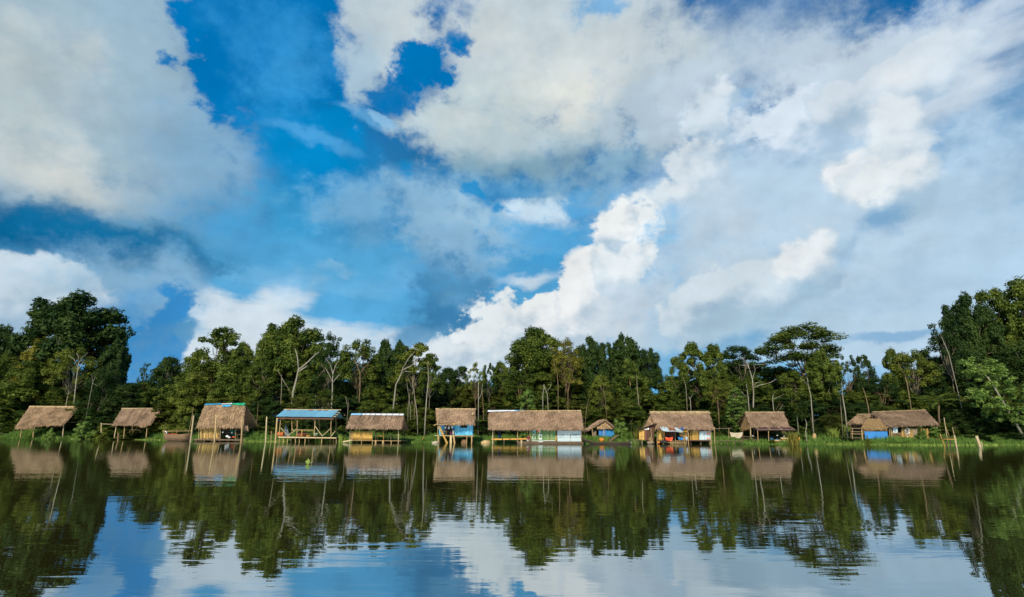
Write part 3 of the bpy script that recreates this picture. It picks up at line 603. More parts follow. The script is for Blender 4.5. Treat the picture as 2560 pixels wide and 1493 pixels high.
T('oval', 963, 862, 60, D0(963) + 25, 'leaf_dark', label='small dark tree between the orange trunk and the leaning white trunk')
T('dome', 1000, 862, 90, D0(1000) + 24, 'leaf_dark', label='dark rounded tree behind the leaning white trunk')
T('airy', 1036, 866, 140, D0(1036) + 17, 'leaf_light', 'bark_pale', 'light green wide-crowned tree with a leaning white trunk', k=2)
T('airy', 1078, 893, 80, D0(1078) + 15, 'leaf_mid', 'bark_pale', 'tree with rusty green top above the two slim white trunks', k=2)
T('oval', 1122, 928, 80, D0(1122) + 28, 'leaf_dark', label='low dark tree in the dip left above the blue stilt house')
T('oval', 1152, 922, 84, D0(1152) + 26, 'leaf_dark', label='dark rounded tree in the dip right above the blue stilt house')
T('sparse', 1190, 908, 70, D0(1190) + 16, 'leaf_light', 'bark_tan', 'thin tree with twin slim trunks right of the blue stilt house')
T('sparse', 1224, 904, 60, D0(1224) + 18, 'leaf_dark', 'bark_pale', 'dark tufted thin tree left of the big central dome')
T('oval', 1252, 914, 70, D0(1252) + 22, 'leaf_mid', label='mid green tree at the left foot of the big central dome')
T('dome', 1340, 823, 178, D0(1340) + 27, 'leaf_mid', 'bark_brown', 'big green dome-crowned tree standing highest above the long hut', k=0, rot=1.0)
T('airy', 1412, 856, 100, D0(1412) + 18, 'leaf_yellow', 'bark_tan', 'tall yellowish tree right of the big central dome', k=0)
T('airy', 1300, 935, 110, D0(1300) + 14, 'leaf_mid', 'bark_tan', 'branching tree in front of the big central dome', k=2)
T('dome', 1475, 852, 90, D0(1475) + 26, 'leaf_dark', label='dark ragged tree between the yellowish tree and the twin dark crowns', k=1)
T('oval', 1516, 866, 70, D0(1516) + 26, 'leaf_dark', label='left one of the twin dark crowns above the small gabled hut')
T('dome', 1560, 846, 100, D0(1560) + 25, 'leaf_dark', 'bark_brown', 'right one of the twin dark crowns above the small gabled hut', k=2)
T('dome', 1618, 874, 86, D0(1618) + 27, 'leaf_dark', 'bark_pale', 'dark crown on a bare grey trunk left of the central sky gap', k=0)
T('column', 1572, 905, 60, D0(1572) + 14, 'leaf_mid', 'bark_brown', 'vine-wrapped trunk standing over the small gabled hut', name='vine_covered_tree', k=1)
T('oval', 1500, 945, 80, D0(1500) + 14, 'leaf_light', label='light green tree in front of the twin dark crowns')
T('thicket', 1665, 955, 110, D0(1665) + 15, 'leaf_mid', label='mid green tree right under the central sky gap')
T('oval', 1690, 900, 70, D0(1690) + 22, 'leaf_mid', label='round tree on the right rim of the central sky gap')
T('oval', 1728, 870, 100, D0(1728) + 21, 'leaf_mid', 'bark_pale', 'pointed green tree above the hut with the tin awning', k=2)
T('oval', 1784, 874, 90, D0(1784) + 22, 'leaf_mid', label='small green tree between the two pointed huts on the right')
T('umbrella', 1848, 872, 130, D0(1848) + 24, 'leaf_dark', label='dark flat-topped tree behind the bare white tree', k=0)
T('umbrella', 1998, 824, 215, D0(2000) + 23, 'leaf_mid', 'bark_pale', 'wide umbrella-crowned tree rising over the hut with the dark awning', k=0, rot=2.2)
T('dome', 2050, 880, 90, D0(2050) + 20, 'leaf_mid', label='dense dark tree under the right side of the umbrella crown')
T('sparse', 2112, 890, 90, D0(2112) + 22, 'leaf_dark', 'bark_brown', 'see-through dark tree in the right sky gap', k=1)
T('oval', 2156, 896, 70, D0(2156) + 24, 'leaf_dark', label='dark tree left above the rightmost thatched house')
T('airy', 2272, 878, 130, D0(2272) + 19, 'leaf_light', 'bark_pale', 'flat light green tree with pale trunk above the rightmost thatched house', k=1)
T('oval', 2226, 884, 70, D0(2226) + 22, 'leaf_mid', label='green tree at the left side of the flat light green tree')
T('oval', 2308, 886, 60, D0(2308) + 24, 'leaf_mid', label='green tree at the right side of the flat light green tree')
T('airy', 2356, 806, 130, D0(2356) + 17, 'leaf_dark', 'bark_pale', 'outermost tree of the tall right-hand clump with a slanting white trunk', k=0)
T('dome', 2412, 750, 130, D0(2412) + 22, 'leaf_dark', label='second tree of the tall right-hand clump', k=1)
T('oval', 2472, 738, 150, D0(2472) + 24, 'leaf_mid', label='third tree of the tall right-hand clump', k=0)
T('oval', 2552, 716, 180, D0(2552) + 22, 'leaf_mid', label='highest tree at the right edge of the picture', k=1)
T('thicket', 2410, 880, 170, D0(2410) + 16, 'leaf_dark', label='dark leafy mass under the tall right-hand clump', k=2)
T('thicket', 2540, 860, 190, D0(2540) + 17, 'leaf_dark', label='dark leafy mass behind the bright leaning tree', k=0)
T('thicket', 2480, 800, 200, D0(2480) + 26, 'leaf_dark', label='tall shady mass in the middle of the right-hand clump', k=1)
T('thicket', 2330, 930, 110, D0(2330) + 17, 'leaf_dark', label='dark tree behind the right end of the rightmost thatched house')
T('layered', 1838, 972, 84, D0(1838) + 9, 'leaf_bright', label='bright tree of drooping leaf shelves left of the hut with the dark awning', k=0)
T('airy', 1792, 946, 90, D0(1792) + 13, 'leaf_light', 'bark_tan', 'light green tree with a bent tan trunk between two huts on the right', k=1)
T('airy', 1318, 978, 44, D0(1318) + 9, 'leaf_bright', label='small yellow-green tree just behind the middle of the long hut')
# ---- slim trunks standing in front of the wood
def stem(pts, r0, r1, Y, bark, label, group=None, twigs=()):
    """a bare or thin trunk following pixels in the plane at depth Y"""
    P = [at(x, y, Y) for x, y in pts]; e = thing('bare_tree', (P[0].x, Y, gz(P[0].x, Y)), label, 'tree', group); P[0].z = gz(P[0].x, Y) - .3
    r0 *= .5; r1 *= .5; tip = P[-1] + (P[-1] - P[-2]) * .35; P_ = P if twigs else P + [tip]; m = MB(); m.pole(P_, r0, r1 * (.75 if twigs else .3), 7); m.build('trunk', M[bark], e, True)
    for tw in twigs:
        q = [at(x, y, Y + random.uniform(-.8, .8) * (i > 0)) for i, (x, y) in enumerate(tw)]; m = MB(); m.pole(q, r1 * 1.05, r1 * .35, 6); m.build('branch', M[bark], e, True)
    return e
S = stem
S([(1061, 1095), (1063, 1050), (1067, 990), (1071, 950), (1070, 915)], .22, .12, D0(1060) + 5, 'bark_white', 'slim white trunk rising just left of the blue stilt house')
S([(1045, 1093), (1043, 1040), (1038, 1000), (1032, 965)], .17, .09, D0(1045) + 6, 'bark_white', 'second white trunk left of the blue stilt house, leaning left')
S([(1035, 1090), (1036, 1030), (1036, 985)], .15, .10, D0(1035) + 7, 'bark_tan', 'straight tan trunk right of the white-ridged hut')
S([(1020, 1075), (1020, 1020), (1024, 990)], .13, .08, D0(1020) + 8, 'bark_pale', 'short pale trunk close to the right gable of the white-ridged hut')
S([(1027, 1080), (1026, 1020), (1019, 970)], .10, .06, D0(1028) + 8, 'bark_white', 'thin whitish trunk between the tan and the short pale trunk')
S([(1196, 1075), (1196, 1010), (1196, 955)], .16, .09, D0(1196) + 7, 'bark_white', 'straight white trunk in the gap right of the blue stilt house', None, [[(1196, 1000), (1204, 985), (1206, 960)]])
S([(1212, 1060), (1208, 1020), (1206, 985)], .14, .09, D0(1212) + 7, 'bark_tan', 'leaning yellowish trunk in the gap left of the long hut', None, [])
S([(980, 1000), (990, 962), (1003, 935), (1009, 915)], .30, .18, D0(990) + 13, 'bark_white', 'thick leaning white trunk above the white-ridged hut', None, [[(1009, 918), (1022, 895), (1037, 880)], [(1007, 925), (1028, 915), (1042, 900)], [(1003, 935), (1012, 928), (1026, 930)]])
S([(728, 1030), (733, 980), (742, 945), (747, 918)], .42, .26, D0(735) + 12, 'bark_white', 'thick pale trunk right behind the blue roof', None, [[(747, 925), (770, 905), (790, 885), (800, 880)], [(746, 930), (764, 918), (770, 914)], [(746, 920), (744, 895), (738, 872)]])
S([(830, 1026), (831, 985), (831, 955), (833, 925)], .25, .15, D0(830) + 11, 'bark_white', 'white trunk with a fan of limbs behind the right end of the blue roof', None, [[(831, 955), (822, 935), (812, 918)], [(831, 958), (845, 940), (854, 932)], [(832, 940), (838, 915), (848, 900)], [(832, 935), (826, 912), (814, 895)]])
S([(703, 1020), (704, 975), (704, 938)], .16, .11, D0(703) + 13, 'bark_pale', 'pale trunk left of the thick one behind the blue roof', None, [[(704, 942), (697, 930), (690, 925)], [(704, 945), (720, 970), (728, 984)]])
S([(898, 1010), (900, 970), (900, 930)], .22, .14, D0(900) + 12, 'bark_tan', 'orange-brown trunk above the left end of the white-ridged hut', None, [[(900, 935), (910, 920), (925, 905)], [(900, 932), (893, 915), (886, 900)]])
S([(190, 1010), (190, 960), (194, 925), (197, 905)], .22, .13, D0(190) + 10, 'bark_white', 'white forking trunk above the leftmost hut', None, [[(195, 918), (185, 898), (170, 888)], [(197, 908), (206, 893), (220, 882)], [(197, 906), (196, 890), (190, 882)], [(194, 925), (204, 912), (210, 900)]])
S([(226, 978), (232, 955), (240, 940)], .10, .05, D0(230) + 10, 'bark_white', 'pale forked dead branch right of the white forking trunk', None, [[(231, 958), (244, 965), (258, 953)], [(232, 955), (230, 942), (229, 935)]])
S([(1871, 1030), (1871, 1000), (1868, 975), (1866, 962)], .16, .09, D0(1871) + 9, 'bark_white', 'white dead stem left of the bare white tree', None, [[(1869, 992), (1858, 985), (1854, 977)], [(1868, 975), (1866, 965), (1867, 958)]])
S([(1874, 1020), (1884, 985), (1881, 948), (1874, 925), (1866, 905)], .24, .12, D0(1880) + 12, 'bark_white', 'bare white tree with crooked limbs above the hut with the dark awning', None, [[(1874, 925), (1867, 915), (1845, 912)], [(1881, 948), (1888, 925), (1884, 912), (1895, 912), (1918, 910)], [(1883, 970), (1900, 963), (1925, 957), (1942, 948)], [(1883, 968), (1890, 957), (1905, 955)], [(1866, 908), (1855, 895), (1845, 888)], [(1872, 918), (1870, 905), (1868, 898)]])
S([(1935, 1030), (1932, 1005), (1931, 995)], .13, .08, D0(1935) + 9, 'bark_white', 'small forked pale tree behind the roof with the dark awning', None, [[(1931, 998), (1942, 995), (1959, 986)], [(1931, 996), (1934, 985), (1937, 980)], [(1944, 1030), (1952, 1020), (1958, 1010)]])
S([(2032, 1072), (2030, 1030), (2027, 990), (2020, 960)], .17, .10, D0(2030) + 8, 'bark_white', 'white trunk standing right of the hut with the dark awning', None, [[(2021, 965), (2010, 952), (2000, 945)], [(2020, 960), (2019, 948), (2016, 940)]])
S([(2116, 1070), (2113, 1030), (2107, 995), (2105, 965)], .19, .10, D0(2115) + 7, 'bark_white', 'white trunk touching the left eave of the rightmost house')
S([(2104, 1070), (2103, 1030), (2101, 1000)], .12, .07, D0(2104) + 8, 'bark_pale', 'thin pale trunk left of the trunk at the rightmost house')
S([(2168, 1035), (2171, 1020), (2163, 985), (2158, 972)], .17, .09, D0(2168) + 9, 'bark_tan', 'bent yellowish trunk above the left roof of the rightmost house')
S([(2016, 1098), (2014, 1080), (2017, 1060), (2014, 1050)], .13, .07, D0(2016) + 2, 'bark_white', 'crooked little white stem near the tall reeds')
S([(1994, 1085), (1995, 1065), (1993, 1047)], .10, .06, D0(1994) + 4, 'bark_white', 'wavy little white stem right of the dark awning')
S([(2272, 985), (2268, 960), (2262, 938)], .18, .11, D0(2270) + 11, 'bark_tan', 'tan trunk above the ridge of the rightmost house', None, [[(2263, 942), (2252, 920), (2245, 905)]])
S([(2390, 914), (2372, 885), (2356, 848)], .15, .07, D0(2380) + 12, 'bark_white', 'slanting white trunk on the rim of the right-hand clump')
S([(1600, 1050), (1597, 1010), (1593, 970), (1592, 945)], .20, .13, D0(1597) + 12, 'bark_pale', 'bare grey trunk left of the hut with the tin awning')
S([(1459, 1066), (1466, 1020), (1473, 995)], .10, .05, D0(1460) + 4, 'bark_tan', 'thin leaning stem at the right end of the long hut')
S([(1798, 1085), (1797, 1040), (1794, 1005)], .16, .10, D0(1797) + 8, 'bark_tan', 'tan trunk in the gap between the two pointed huts on the right')
S([(1357, 1028), (1357, 990), (1360, 968)], .15, .09, D0(1357) + 9, 'bark_white', 'white trunk above the middle of the long hut')
S([(1374, 1022), (1368, 985), (1358, 962)], .16, .08, D0(1370) + 10, 'bark_white', 'crooked pale trunk right of the white trunk above the long hut', None, [[(1366, 980), (1376, 968), (1378, 955)]])
S([(1395, 1000), (1395, 960), (1392, 925)], .15, .09, D0(1395) + 11, 'bark_tan', 'straight tan trunk above the right half of the long hut', None, [[(1393, 935), (1386, 915), (1384, 900)]])
S([(1418, 1018), (1420, 980), (1424, 960)], .13, .08, D0(1420) + 10, 'bark_tan', 'forked slim trunk above the right end of the long hut', None, [[(1424, 962), (1430, 955), (1438, 948)], [(1424, 962), (1416, 952), (1410, 945)]])
S([(1518, 1008), (1512, 985), (1500, 965)], .13, .06, D0(1515) + 9, 'bark_tan', 'yellowish forked stem behind the small gabled hut', None, [[(1514, 988), (1518, 975), (1516, 968)]])
S([(1716, 1015), (1716, 985), (1714, 960)], .14, .08, D0(1716) + 10, 'bark_pale', 'pale trunk above the hut with the tin awning', None, [[(1715, 970), (1710, 950), (1706, 940)]])
S([(1726, 1025), (1726, 1000), (1722, 992)], .12, .07, D0(1726) + 9, 'bark_white', 'short white forked stem behind the hut with the tin awning', None, [[(1724, 998), (1730, 990), (1732, 984)]])
S([(640, 1075), (643, 1045), (645, 1015)], .12, .07, D0(640) + 6, 'bark_tan', 'bent tan sapling between the blue-ridged hut and the blue-roofed shelter')
S([(868, 1050), (870, 1020), (864, 990)], .12, .07, D0(868) + 6, 'bark_pale', 'twin pale sapling left of the white-ridged hut', None, [[(869, 1040), (872, 1015), (870, 1000)]])
S([(785, 1020), (790, 1000), (788, 985)], .10, .06, D0(785) + 10, 'bark_white', 'forked white sapling behind the middle of the blue roof', None, [[(783, 1020), (786, 1000), (785, 990)]])
# ---- twigs above the crowns
S([(148, 900), (147, 870), (146, 850)], .06, .035, D0(148) + 15, 'bark_pale', 'tuft of bare twigs over the yellowish tree on the left', None, [[(147, 885), (139, 862), (134, 842)], [(147, 882), (153, 860), (157, 840)], [(147, 870), (150, 850), (152, 835)], [(147, 875), (142, 850), (141, 835)]])
S([(2222, 905), (2221, 888), (2219, 872)], .06, .03, D0(2222) + 22, 'bark_brown', 'leafless twiggy tree top above the rightmost thatched house', None, [[(2221, 890), (2210, 880), (2200, 876)], [(2221, 886), (2230, 874), (2240, 872)], [(2220, 880), (2226, 870), (2228, 866)], [(2220, 882), (2212, 872), (2208, 866)]])
# ---- the leaning bright tree on the right
def bright_tree():
    Y = D0(2500) + 5; P = [at(x, y, Y) for x, y in ((2562, 1102), (2540, 1058), (2510, 1010), (2488, 972), (2469, 943))]
    e = thing('leaning_tree', (P[0].x, Y, gz(P[0].x, Y)), 'bright green tree with a white trunk leaning left at the right edge', 'tree')
    m = MB(); m.pole(P, .20, .09, 7); m.pole([P[3], at(2455, 925, Y), at(2440, 915, Y)], .07, .03); m.pole([P[2], at(2490, 1000, Y), at(2478, 990, Y)], .06, .03); m.pole([P[1], at(2549, 1040, Y), at(2545, 1020, Y)], .06, .03)
    m.build('trunk', M['bark_white'], e, True)
    rng = np.random.default_rng(5); C = []
    for (x, y, rx, ry, n) in ((2460, 915, 52, 22, 20), (2440, 930, 36, 20, 12), (2490, 935, 30, 30, 12), (2470, 975, 44, 18, 14), (2500, 1030, 30, 20, 10), (2480, 1015, 36, 24, 14), (2545, 975, 30, 18, 10), (2555, 1010, 28, 22, 10), (2543, 1048, 20, 18, 9), (2430, 990, 24, 18, 8)):
        c = at(x, y, Y); k = Y / FPX
        for i in range(n):
            a, q = rng.uniform(0, 6.28), math.sqrt(rng.uniform(0, 1)); C.append((c.x - P[0].x + rx * k * q * math.cos(a), rng.normal(0, .7), c.z - e.location.z + ry * k * q * math.sin(a), rng.uniform(.4, .8), rng.uniform(.4, .8), rng.uniform(.16, .30), 60))
    me = leaves_mesh('crown', C, rng, .30, .9, .2); me.materials[0] = M['leaf_bright']; o = bpy.data.objects.new('crown', me); COL.objects.link(o); o.parent = e
bright_tree()

# ---- the wood behind and between them: what stands near each, for the labels
MARKS = [(120, 'the leftmost hut'), (345, 'the railed hut'), (555, 'the blue-ridged hut'), (770, 'the blue-roofed shelter'), (940, 'the white-ridged hut'), (1140, 'the blue stilt house'), (1335, 'the long hut'), (1510, 'the small gabled hut'), (1700, 'the tin-awning hut'), (1915, 'the dark-awning hut'), (2235, 'the rightmost house'), (2470, 'the leaning bright tree')]
WOOD = []
def skyline(px):                              # rough height of the wood's outline, in pixels
    pts = [(-60, 850), (60, 880), (290, 940), (340, 968), (420, 920), (560, 890), (640, 890), (760, 880), (870, 890), (1000, 895), (1110, 950), (1240, 935), (1330, 890), (1450, 890), (1580, 900), (1645, 985), (1700, 920), (1860, 910), (2030, 900), (2110, 975), (2160, 930), (2290, 920), (2360, 870), (2440, 800), (2620, 780)]
    for (a, ya), (b, yb) in zip(pts, pts[1:]):
        if px <= b: return ya + (yb - ya) * (px - a) / (b - a)
    return pts[-1][1]
rw = random.Random(21)
for row, (step, dY, lo, hi, wd, kinds, leafs) in enumerate((
    (70, 44, .16, .34, (170, 230), ('thicket', 'thicket', 'oval'), ('leaf_dark', 'leaf_dark', 'leaf_dark')),
    (60, 30, .02, .12, (120, 180), ('thicket', 'thicket', 'oval'), ('leaf_dark', 'leaf_dark', 'leaf_mid')),
    (54, 20, .12, .36, (95, 145), ('thicket', 'oval', 'airy', 'dome'), ('leaf_mid', 'leaf_dark', 'leaf_olive', 'leaf_mid')),
    (48, 12, .44, .68, (75, 120), ('thicket', 'oval', 'airy', 'column', 'thicket', 'layered'), ('leaf_mid', 'leaf_dark', 'leaf_olive', 'leaf_mid', 'leaf_dark', 'leaf_light')),
    (50, 9, .68, .86, (58, 95), ('bush', 'thicket', 'bush'), ('leaf_dark', 'leaf_dark', 'leaf_mid')))):  # foot row mostly in dark leaves, standing in for shade low in the wood
    px = -50 + row * 17
    while px < 2640:
        q = px + rw.uniform(-18, 18); s = skyline(q); top = s + (1092 - s) * rw.uniform(lo, hi); kind = rw.choice(kinds); lf = rw.choice(leafs)
        random.seed(int(px) * 7 + row); e = tree(kind, q, top, rw.uniform(*wd), D0(q) + dY + rw.uniform(-2, 2), lf, rw.choice(('bark_pale', 'bark_brown', 'bark_tan')), None)
        WOOD.append((row, q, kind, lf, e)); px += step * rw.uniform(.8, 1.2)
KW = {'thicket': 'bushy tree', 'oval': 'tall-crowned tree', 'column': 'vine-draped tree', 'airy': 'loose-crowned tree', 'layered': 'shelf-leaved tree', 'bush': 'rounded bush', 'dome': 'round-crowned tree'}
LW = {'leaf_dark': 'dark green', 'leaf_mid': 'mid green', 'leaf_light': 'light green', 'leaf_yellow': 'yellowish green', 'leaf_olive': 'olive green'}
RW = ['in deepest wood', 'at the wood\'s back', 'in mid wood', 'at the wood\'s edge', 'under the wood\'s edge']
RG = ['trees deepest in the wood', 'trees at the back of the wood', 'trees in the middle of the wood', 'trees at the front edge of the wood', 'undergrowth at the foot of the wood']
buck = {}
for row, q, kind, lf, e in WOOD:
    mk = min(MARKS, key=lambda a: abs(a[0] - q)); buck.setdefault((row, kind, lf, mk[1]), []).append((q, mk[0], e))
ORD = ['leftmost', 'second', 'third', 'fourth', 'fifth', 'sixth', 'seventh']
for (row, kind, lf, mk), L in buck.items():
    L.sort(key=lambda a: a[0])
    for i, (q, m0, e) in enumerate(L):
        side = 'behind' if abs(q - m0) < 22 else ('left behind' if q < m0 else 'right behind')
        pre = '' if len(L) == 1 else ORD[i] + ' '
        e['label'] = f'{pre}{LW[lf]} {KW[kind]} {RW[row]}, {side} {mk}'; e['group'] = RG[row]; e['category'] = 'bush' if kind == 'bush' else 'tree'
        if kind == 'bush': e.name = 'undergrowth_bush'

# ---- a dark palm behind the rightmost house
def palm():
    Y = D0(2352) + 8; a, b = at(2352, 1078, Y), at(2347, 1010, Y); e = thing('palm_tree', (a.x, Y, gz(a.x, Y)), 'dark palm with long drooping fronds right of the rightmost house', 'palm')
    m = MB(); m.pole([(a.x, Y, gz(a.x, Y) - .3), (a.x + .05, Y, (a.z + b.z) / 2), b], .13, .09, 8); m.build('trunk', M['old_wood'], e, True)
    rp = random.Random(3)
    for k in range(13):
        th = k * 6.283 / 13 + rp.uniform(-.2, .2); el = rp.uniform(.35, 1.2); L = rp.uniform(2.2, 3.2); m = MB(); prev = b; d = Vector((math.cos(th) * math.cos(el), math.sin(th) * math.cos(el), math.sin(el)))
        for i in range(9):
            q = prev + d * L / 9; side = d.cross(Vector((0, 0, 1))).normalized(); m.beam(prev, q, .03, .03)
            for sg in (-1, 1):
                for j in (0, .5): m.blade(prev + (q - prev) * j, side * sg + d * .5 + Vector((0, 0, -.45)), .62 * (1 - abs(i - 3.5) / 7), .09, -.03)
            prev = q; d = (d + Vector((0, 0, -.17))).normalized()
        m.build('frond', M['leaf_mid'], e)
palm()
# ------------------------------------------------------------------ huts
rh = random.Random(3)
def thatch(parent, eL, eR, eyL, eyR, rL, rR, ryL, ryR, Ye, half, mat='thatch', cap=None, name='roof', back=True, seed=1, dens=70, fringe=.3, ends=True, sag=.08, hipL=0, hipR=0, th=.14):
    """a gable roof of palm thatch: front eave and ridge given by their pixels at depths Ye and Ye + half"""
    random.seed(seed); Yr = Ye + half
    A, B, C, D = at(eL, eyL, Ye), at(eR, eyR, Ye), at(rR, ryR, Yr), at(rL, ryL, Yr)
    m = MB(); L = (B - A).length; H = (D - A).length
    slopes = [(A, B, C, D)]
    if back:
        A2, B2 = Vector((A.x + hipL, Yr + half, A.z)), Vector((B.x + hipR, Yr + half, B.z)); slopes.append((B2, A2, D, C))
    for k, (a, b, c, d) in enumerate(slopes):
        m.slab(a, b, c, d, th, max(6, int(L / .8)), 6, .10, .9, tint=.4)
        n = (b - a).cross(d - a).normalized(); n = n if n.z > 0 else -n; dn = (a - d).normalized()
        for i in range(int(L * H * (dens if k == 0 else dens * .25))):
            u, v = random.random(), random.random(); p = (a * (1 - u) + b * u) * (1 - v) + (d * (1 - u) + c * u) * v
            row = math.floor(v * 7) / 7; tint = min(1, max(0, .45 + .9 * mnoise.noise(p * .9) * .6 + random.uniform(-.28, .28)))
            down = ((a * (1 - u) + b * u) - (d * (1 - u) + c * u)).normalized() + Vector((random.uniform(-.22, .22), 0, 0)) + n * random.uniform(.0, .16)
            m.blade(p + n * (.03 + random.uniform(0, .05)), down, random.uniform(.35, .75), random.uniform(.05, .10), .02, tint=tint)
        # straw hanging over the eave and the two sloping ends
        for i in range(int(L * (26 if k == 0 else 10))):
            u = random.random(); p = a * (1 - u) + b * u + dn * -.12 + n * random.uniform(-.12, .06); f = fringe * (.75 + .8 * mnoise.noise((p.x * 1.3, seed, 0)))
            m.blade(p, dn + Vector((random.uniform(-.25, .25), 0, random.uniform(-1.1, .0))), random.uniform(.5, 1.15) * max(.16, f) + .12, random.uniform(.05, .1), 0, tint=random.uniform(.4, 1))
        if ends:
            for q0, q1, sx in ((a, d, -1 if a.x < b.x else 1), (b, c, 1 if a.x < b.x else -1)):
                for i in range(int(H * 16)):
                    v = random.random(); p = q0 * (1 - v) + q1 * v + n * random.uniform(-.12, .05)
                    m.blade(p, dn * .8 + Vector((sx * random.uniform(.1, .6), 0, random.uniform(-.5, .1))), random.uniform(.2, .5), random.uniform(.05, .09), 0, tint=random.uniform(.2, .9))
    r = m.build(name, M[mat], parent)
    if cap is not None:                       # the ridge covering
        cm = MB(); capm, w, over, nm = cap
        d1 = (A - D).normalized(); d2 = (Vector((A.x, Yr + half, A.z)) - D).normalized(); up = Vector((0, 0, .07))
        for d_ in (d1, d2):
            P0, P1 = D + up + Vector((-over, 0, 0)), C + up + Vector((over, 0, 0)); cm.slab(P0 + d_ * w, P1 + d_ * w, P1, P0, .03, 14, 2, .05, 1.3)
            if capm == 'thatch_pale':
                for i in range(int(L * 30)):
                    u = random.random(); p = P0 * (1 - u) + P1 * u + Vector((0, 0, .04)); cm.blade(p, d_ + Vector((random.uniform(-.1, .5), 0, .05)), random.uniform(.6, 1.1) * (w + .25), random.uniform(.05, .1), .03)
        cm.build(nm, M[capm], r)
    return A, B, C, D, r
def post(parent, px, py0, py1, Y, r=.05, mat='pole', px1=None, name='post', wob=.015, bury=.5):
    a, b = at(px, py0, Y), at(px if px1 is None else px1, py1, Y); d = (b - a).normalized(); m = MB(); m.pole([a - d * bury, b], r, r * .85, 7, wob); return m.build(name, M[mat], parent, True)
def rail(parent, x0, y0, x1, y1, Y, r=.035, mat='pole', name='rail', Y1=None):
    m = MB(); m.pole([at(x0, y0, Y), at(x1, y1, Y if Y1 is None else Y1)], r, r * .9, 7, .01); return m.build(name, M[mat], parent, True)
def board(parent, x0, y0, x1, y1, Y, th=.05, depth=1.0, mat='grey_wood', name='floor', n=1):
    """a level deck: front edge between two pixels, running back by depth"""
    A, B = at(x0, y0, Y), at(x1, y1, Y); m = MB(); k = max(1, n)
    for i in range(k):
        a = A + Vector((0, depth * i / k, 0)); m.slab(a, B + Vector((0, depth * i / k, 0)), B + Vector((0, depth * (i + .93) / k, 0)), a + Vector((0, depth * (i + .93) / k, 0)), th)
    return m.build(name, M[mat], parent)
def wall(parent, x0, yt0, yb0, x1, yt1, yb1, Y, mat, name='wall', strips=0, horiz=False, th=.04, jag=.0, Y1=None):
    """an upright wall of boards between pixel columns; strips sets the number of boards"""
    Y1 = Y if Y1 is None else Y1; a, b, c, d = at(x0, yb0, Y), at(x1, yb1, Y1), at(x1, yt1, Y1), at(x0, yt0, Y); m = MB(); n = max(1, strips); off = Vector((0, .02, 0))
    for i in range(n):
        u0, u1 = i / n, (i + .94) / n if n > 1 else 1; o = off * (i % 2) + Vector((0, random.uniform(-.01, .01), 0)); j0 = Vector((0, 0, random.uniform(-jag, jag))); j1 = Vector((0, 0, random.uniform(-jag, jag)))
        if horiz: q = (a + (d - a) * u0, b + (c - b) * u0, b + (c - b) * u1, a + (d - a) * u1)
        else: q = (a + (b - a) * u0 + j0, a + (b - a) * u1 + j0, d + (c - d) * u1 + j1, d + (c - d) * u0 + j1)
        m.slab(*[p + o for p in q], th, down=False)
    return m.build(name, M[mat], parent)
def cloth(parent, x0, y0, x1, y1, Y, drop, mat, name, label=None, cat=None, sagg=.1, wave=.05, taper=0, group=None, nv=6, flare=0):
    """cloth hanging from the line between two pixels, drop in metres"""
    a, b = at(x0, y0, Y), at(x1, y1, Y); m = MB(); nu = 10; vs = []
    for sd in (0, .012):
        for j in range(nv + 1):
            for i in range(nu + 1):
                u, v = i / nu, j / nv; p = a * (1 - u) + b * u; c = (u - .5) * (1 - taper * v); p = a + (b - a) * (c + .5)
                vs.append(p + Vector((0, sd + wave * math.sin(u * 11 + v * 2) * (v + .2) - flare * v, -drop * v * (1 - .12 * math.sin(u * 7)) - sagg * math.sin(math.pi * u) * (1 - .3 * v))))
    N = (nu + 1) * (nv + 1); ix = lambda i, j: j * (nu + 1) + i; fs = []
    for j in range(nv):
        for i in range(nu): fs += [(ix(i, j), ix(i + 1, j), ix(i + 1, j + 1), ix(i, j + 1)), (N + ix(i, j + 1), N + ix(i + 1, j + 1), N + ix(i + 1, j), N + ix(i, j))]
    m.add(vs, fs, .5); o = m.build(name, M[mat], parent, True)
    return lab(o, label, cat, group) if label else o
def solo(mb, name, mat, label, cat, group=None, smooth=False):
    return lab(mb.build(name, M[mat], None, smooth), label, cat, group)
def hut(name, px, Y, label, cat='hut'):
    x = yl(px, Y); return thing(name, (x, Y, gz(x, Y)), label, cat)
YS = lambda px: shoreY(yl(px, 80))

# 1 leftmost hut, open under a long thatched roof
Y1 = YS(120) + 5; h = hut('thatched_hut', 120, Y1, 'leftmost open hut under a long golden-brown thatched roof, half hidden by grass')
A, B, C, D, rf = thatch(h, 42, 158, 1064, 1061, 76, 197, 1016, 1017, Y1 - .5, 4.2, 'thatch', ('thatch_pale', .5, .15, 'ridge_cap'), seed=11, fringe=.5)
m = MB()
for i in range(260):
    u = random.random() ** 1.2 * .36; p = A * (1 - u) + B * u; m.blade(p + Vector((random.uniform(-.2, .2), random.uniform(-.1, .3), .05)), Vector((random.uniform(-.25, .25), -.25, -1)), random.uniform(.4, .95), .07, 0, tint=random.uniform(.2, 1))
m.build('hanging_straw', M['thatch'], h)
for px, top, Yp, b in ((160, 1058, Y1, 'pole_pale'), (55, 1066, Y1, 'pole'), (86, 1064, Y1 + .2, 'pole'), (203, 1050, Y1 + 7.2, 'pole'), (70, 1058, Y1 + 7.2, 'pole')): post(h, px - 3, 1088, top, Yp, .09, b, px)
rail(h, 158, 1055, 203, 1057, Y1 + 3.5, .05, 'grey_wood', 'beam')
rail(h, 150, 1056, 62, 1060, Y1 + .15, .05, 'grey_wood', 'beam')

